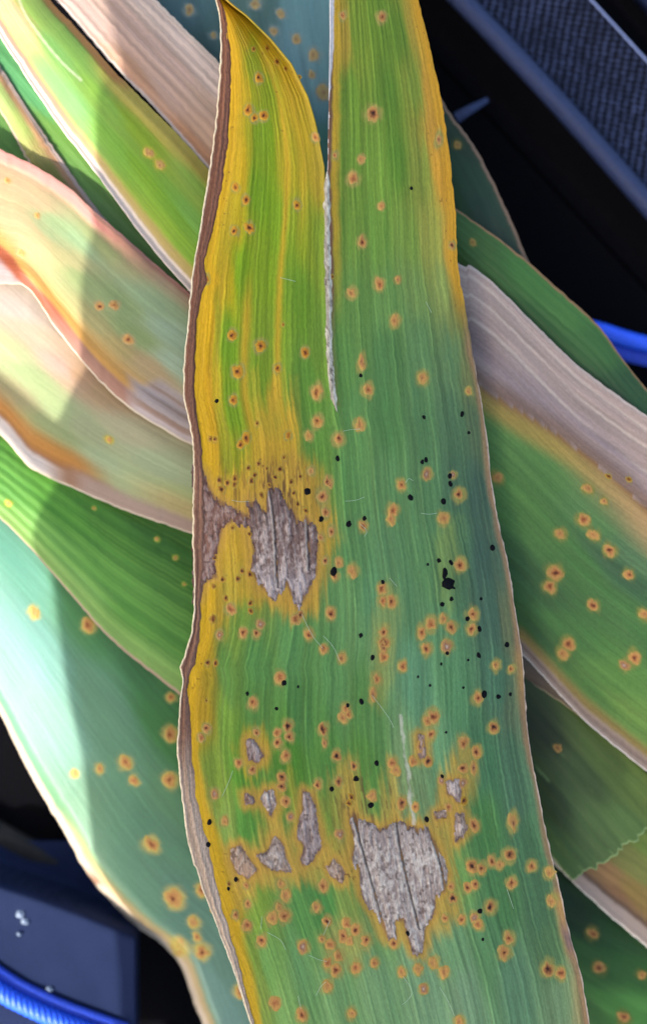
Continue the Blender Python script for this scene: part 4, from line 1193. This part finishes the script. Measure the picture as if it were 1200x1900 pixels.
BLK = [(763, 349, 3.5), (402, 744, 4.5), (669, 697, 4), (857, 768, 5), (786, 774, 4), (626, 851, 5.5), (570, 912, 7), (596, 963, 6), (647, 972, 6), (676, 962, 5), (619, 1060, 8), (669, 1179, 5), (691, 1220, 5), (790, 853, 5), (783, 857, 4.5), (834, 883, 5.5), (835, 898, 5.5),
       (761, 923, 6), (822, 931, 6.5), (913, 1016, 5.5), (814, 1040, 5), (836, 1044, 5), (832, 1083, 13), (837, 1111, 4.5), (820, 1121, 4.5), (793, 1047, 3), (710, 1080, 4.5), (829, 1212, 4.5), (867, 1148, 5), (889, 1167, 5.5), (892, 1111, 3.5), (940, 1196, 5), (888, 1216, 5), (868, 1225, 3), (818, 1232, 3),
       (527, 1267, 5.5), (459, 1287, 4), (513, 1315, 4), (553, 1274, 3), (645, 1309, 4.5), (670, 1302, 5.5), (389, 1525, 5.5), (386, 1567, 5.5), (660, 1445, 6), (615, 1464, 5.5), (688, 1494, 6), (698, 1416, 5.5), (898, 1288, 6.5), (924, 1293, 5), (946, 1288, 4), (820, 1441, 4.5), (791, 1520, 5.5), (827, 1359, 3),
       (765, 1571, 4), (757, 1732, 6), (890, 1690, 5.5), (895, 1743, 3.5), (438, 1632, 5), (424, 1649, 4), (859, 1276, 3), (797, 1272, 3), (775, 1256, 3), (869, 803, 3.5)]
for (x, y, r_) in BLK:
    add_speck(ML, zmain, x, y, r_ * .95, random.uniform(1.0, 1.5), random.uniform(-.5, .3))
add_speck(ML, zmain, 825, 1064, 8, 2.2, 0.15)
add_speck(ML, zmain, 840, 1090, 4, 2.4, -.9)


# torn pale lips of the split
def lip(name, pts, w, hgt, c1, c2, seed):
    q = crom(pts, 150)
    n = len(q)
    prof = np.array([-1, -.6, -.2, .2, .6, 1.0])
    ww = w * (0.7 + 1.0 * (0.5 + fbm(np.arange(n) / 7, np.zeros(n), seed, 3))) * np.minimum(1, np.minimum(np.arange(n), np.arange(n)[::-1]) / 10 + .15)
    X = q[:, 0:1] + ww[:, None] * prof[None] + 2.5 * fbm(np.arange(n) / 6, np.zeros(n), seed + 1, 3)[:, None]
    Y = np.repeat(q[:, 1:2], 6, 1)
    P = np.repeat(prof[None], n, 0)
    Z = zmain(np.clip(X, q[:, 0:1] - 6, q[:, 0:1] + 6), Y) + (hgt * (1 - P ** 2) - .05 + .12 * fbm(P * 3, Y / 9, seed + 2, 3)) * mm
    t = sstep(-.25, .25, fbm(P * 2, Y / 14, seed + 3, 3) + .15 * P)
    Cc = S(*c1) * (1 - t[..., None]) + S(*c2) * t[..., None]
    Cc = mix(Cc, S(70, 52, 44), sstep(.14, .22, fbm(P * 2.5, Y / 8, seed + 4, 3)) * .8)
    wx, wy, wz = W(X, Y, Z)
    return mesh_np(name, np.stack([wx, wy, wz], -1).reshape(-1, 3), grid_faces(n, 6), M_DRY, ML, Cc.reshape(-1, 3), np.stack([X * .1, Y * .1], -1).reshape(-1, 2))


lip('torn_lip', [(607, 318), (607, 400), (608, 470), (609, 540), (610, 600), (611, 660), (615, 710), (620, 745), (625, 764)], 5.0, .35, (150, 140, 128), (206, 198, 186), 91)

# fine pale hairs and scratches lying on the blade
HAIRS = [[(432, 1430), (424, 1452), (412, 1478)], [(668, 972), (680, 985), (676, 996)], [(640, 930), (660, 928), (676, 922)], [(752, 896), (758, 888), (766, 892)], [(780, 952), (796, 954), (810, 952)], [(636, 800), (652, 797), (668, 796)], [(748, 1812), (764, 1840), (752, 1860), (745, 1864)],
         [(815, 1832), (830, 1856), (842, 1884)], [(553, 1848), (558, 1872)], [(600, 1735), (608, 1716), (612, 1708)], [(586, 1848), (594, 1832), (604, 1822)], [(496, 1730), (520, 1744), (530, 1762)], [(572, 1772), (590, 1780), (606, 1784)], [(486, 1700), (484, 1724)], [(560, 1140), (580, 1180), (600, 1204)], [(790, 560), (800, 580)], [(520, 515), (548, 522)], [(940, 1650), (952, 1686)], [(430, 928), (446, 931), (462, 930)], [(722, 1072), (736, 1088)], [(690, 1290), (720, 1330), (730, 1350)], [(600, 1180), (618, 1200), (630, 1226)]]
for q in HAIRS:
    c = crom(q, 8) if len(q) > 2 else np.linspace(q[0], q[1], 8)
    z = zmain(c[:, 0], c[:, 1]) + 0.00016
    pts = np.stack(W(c[:, 0], c[:, 1], z), 1)
    tube('leaf_hair', pts, 0.00004, M_HAIR, ML, nseg=5, n=12)

# ------------------------------------------------------------------ dark cloth seat, upper right
seat = empty('cushion', 'dark navy mesh cloth cushion with a rounded piped edge, behind the leaves', 'cushion')
A_ = np.array([0.675, 0.738]); N_ = np.array([0.738, -0.675]); O_ = np.array([870., 18.])


def seat_pt(s, a, z):
    p = O_ + N_ * s + A_ * a
    return W(p[0], p[1], z)


def seat_grid(name, s0, s1, zf, mat, ns=30, na=60):
    s = np.linspace(s0, s1, ns); a = np.linspace(-220, 640, na)
    Sg, Ag = np.meshgrid(s, a)
    P = O_[None, None] + N_ * Sg[..., None] + A_ * Ag[..., None]
    Z = zf(Sg, Ag)
    wx, wy, wz = W(P[..., 0], P[..., 1], Z)
    f = grid_faces(na, ns)
    co = np.stack([wx, wy, wz], -1).reshape(-1, 3)
    p, q, r = co[f[0, 0]], co[f[0, 1]], co[f[0, 2]]
    if np.cross(q - p, r - p)[2] < 0:
        f = f[:, ::-1]
    return mesh_np(name, co, f, mat, seat)


seat_grid('side_panel', -110, 4, lambda s, a: (-40 + 12.5 * sstep(-105, 2, s) ** 1.6) * mm, M_BLACK)
seat_grid('mesh_panel', -2, 182, lambda s, a: (-28.2 - 1.6 * np.sin(np.clip((s - 0) / 180, 0, 1) * math.pi) + .25 * fbm(s / 40, a / 60, 5, 2)) * mm, M_MESH, 40, 90)
seat_grid('outer_panel', 232, 420, lambda s, a: (-27 - 8 * (1 - sstep(228, 262, s))) * mm, M_PIPING)
seat_grid('groove', 178, 236, lambda s, a: (-29.0 - 5 * np.sin(np.clip((s - 178) / 58, 0, 1) * math.pi)) * mm, M_BLACK)
tube('piping', [seat_pt(2 + 3 * math.sin(a / 130), a, -0.0278) for a in np.linspace(-220, 640, 12)], 0.0021, M_PIPING, seat, 16, 90)
tube('seam', [seat_pt(179, a, -0.0283) for a in np.linspace(-220, 640, 10)], 0.00022, M_SEAM, seat, 8, 60)
tab = tube('strap_end', [W(846, 219, -0.0285), W(872, 203, -0.0280), W(904, 185, -0.0290)], lambda s: 0.0012 * (1 - .5 * s), M_PIPING, None, 12, 24, flat=.6)
tag(tab, 'short blurred navy strap end poking out past the dark brown-rimmed leaf', 'strap')

# ------------------------------------------------------------------ slate cloth pad, lower left
pad = empty('cloth_pad', 'slate blue woven cloth pad below the blue-green leaf', 'pad')
gx, gy = np.meshgrid(np.concatenate([np.linspace(-140, 252, 86), [255, 257, 258, 258.5]]), np.linspace(1560, 2040, 90))
top = 1600 + 0.30 * np.clip(gx, -200, 400) + 0.0003 * gx ** 2
dtop = (gy - top)
edge = np.minimum(dtop * 1.2, (258.5 - gx) * 9)  # right side drops off where the cloth only fades into shade
zz = (-36 + 15 * sstep(-6, 62, edge) ** .7 + .3 * fbm(gx / 60, gy / 60, 3, 2)) * mm
wx, wy, wz = W(gx, gy, zz)
mesh_np('cloth_top', np.stack([wx, wy, wz], -1).reshape(-1, 3), grid_faces(90, 90), M_PAD, pad)
tp = tube('taupe_strap', [W(-120, 1490, -.0375), W(-20, 1536, -.037), W(60, 1580, -.037), W(140, 1610, -.0375), W(230, 1650, -.0378)], 0.0026, M_STRAP, None, 14, 50, flat=.5)
tag(tp, 'soft taupe strap lying along the top of the slate blue pad', 'strap')
cordL = empty('blue_cord', 'bright blue braided cord with a deep blue tape edge, across the slate blue pad', 'cord')
pl = [(-90, 1772), (0, 1836), (60, 1868), (120, 1894), (220, 1930)]
tube('tape', [W(x + 14, y - 17, -.0204) for x, y in pl], 0.0017, M_CORD_D, cordL, 12, 60, flat=.55)
tube('cord', [W(x, y + 4, -.0190) for x, y in pl], 0.0015, M_CORD, cordL, 24, 240, ridge=6, twist=90, amp=.22)
cordR = empty('blue_cord', 'short length of glossy blue cord on the black cloth past the mid green leaf', 'cord')
pr = [(1040, 596), (1110, 612), (1160, 628), (1210, 640), (1300, 650)]
tube('cord', [W(x, y, -.0305) for x, y in pr], 0.0014, M_CORD, cordR, 24, 200, ridge=6, twist=70, amp=.2)
tube('tape', [W(x - 4, y + 26, -.0318) for x, y in pr], 0.0017, M_CORD_D, cordR, 12, 60, flat=.6)


def zpad(x, y):
    return np.full(np.shape(x), -0.0249)


for i, (x, y, r_) in enumerate([(38, 1697, 9), (47, 1711, 8), (36, 1733, 5), (92, 1836, 7)]):
    ns = 9
    th = np.linspace(0, 2 * math.pi, ns, endpoint=False)
    R, T = np.meshgrid([0, .5, 1.0], th, indexing='ij')
    rr = r_ * R * (1 + .8 * fbm(np.cos(T) * 2 + i * 3, np.sin(T) * 2, i + 5, 2))
    X = x + rr * np.cos(T); Y = y + rr * np.sin(T) * .8
    Z = -0.0208 + 0.0006 * (1 - R) + 0.0006 * (fbm(X / 4, Y / 4, i, 2))
    wx, wy, wz = W(X, Y, Z)
    lo = mesh_np('lint_flake', np.stack([wx, wy, wz], -1).reshape(-1, 3), grid_faces(3, ns, True)[:, ::-1], M_LINT)
    tag(lo, 'tiny white lint flake lying on the slate blue pad', 'lint', 'lint flakes on the slate blue pad')

# ------------------------------------------------------------------ unseen board on posts, added only to keep the sun off the pile
s_ = np.array(SUN)
SH = [(188, -600, -10), (188, -80, -10), (200, 0, -10), (206, 110, -8), (182, 250, -7.5), (152, 470, -9), (152, 640, -10), (112, 782, -13), (-70, 632, -13), (-90, 728, -13.4), (0, 798, -13.4), (60, 862, -13.4), (80, 890, -12.6), (52, 1000, -13), (95, 1060, -16), (130, 1300, -16), (150, 1400, -16), (158, 1560, -16), (168, 1640, -17), (180, 1700, -18), (200, 1990, -18), (200, 2400, -18)]  # board outline shaped to throw the wanted shadow edge and its side tongue
ring = [W(x, y, z * mm) for x, y, z in SH] + [W(1500, 2400, -.02), W(1500, -600, -.02)]
ring = [np.array(p) + s_ * (0.19 - float(np.dot(np.array(p), s_))) for p in ring]
nb = len(ring)
bv = [tuple(p) for p in ring] + [tuple(p + s_ * 0.003) for p in ring]
bf = [tuple(range(nb))[::-1], tuple(range(nb, 2 * nb))] + [(i, (i + 1) % nb, nb + (i + 1) % nb, nb + i) for i in range(nb)]
board = empty('shade_board', 'unseen grey board on two posts, added to keep the sun off the leaves', 'board')
me = bpy.data.meshes.new('board')
me.from_pydata(bv, [], bf)
me.materials.append(M_BOARD)
bo = bpy.data.objects.new('board', me)
COL.objects.link(bo)
bo.parent = board
for p in (np.array(ring[0]), np.array(ring[-3])):
    tube('post', [(p[0], p[1], FLOOR), (p[0] + .0004, p[1], .02), (p[0], p[1], p[2])], 0.003, M_BOARD, board, 10, 10)
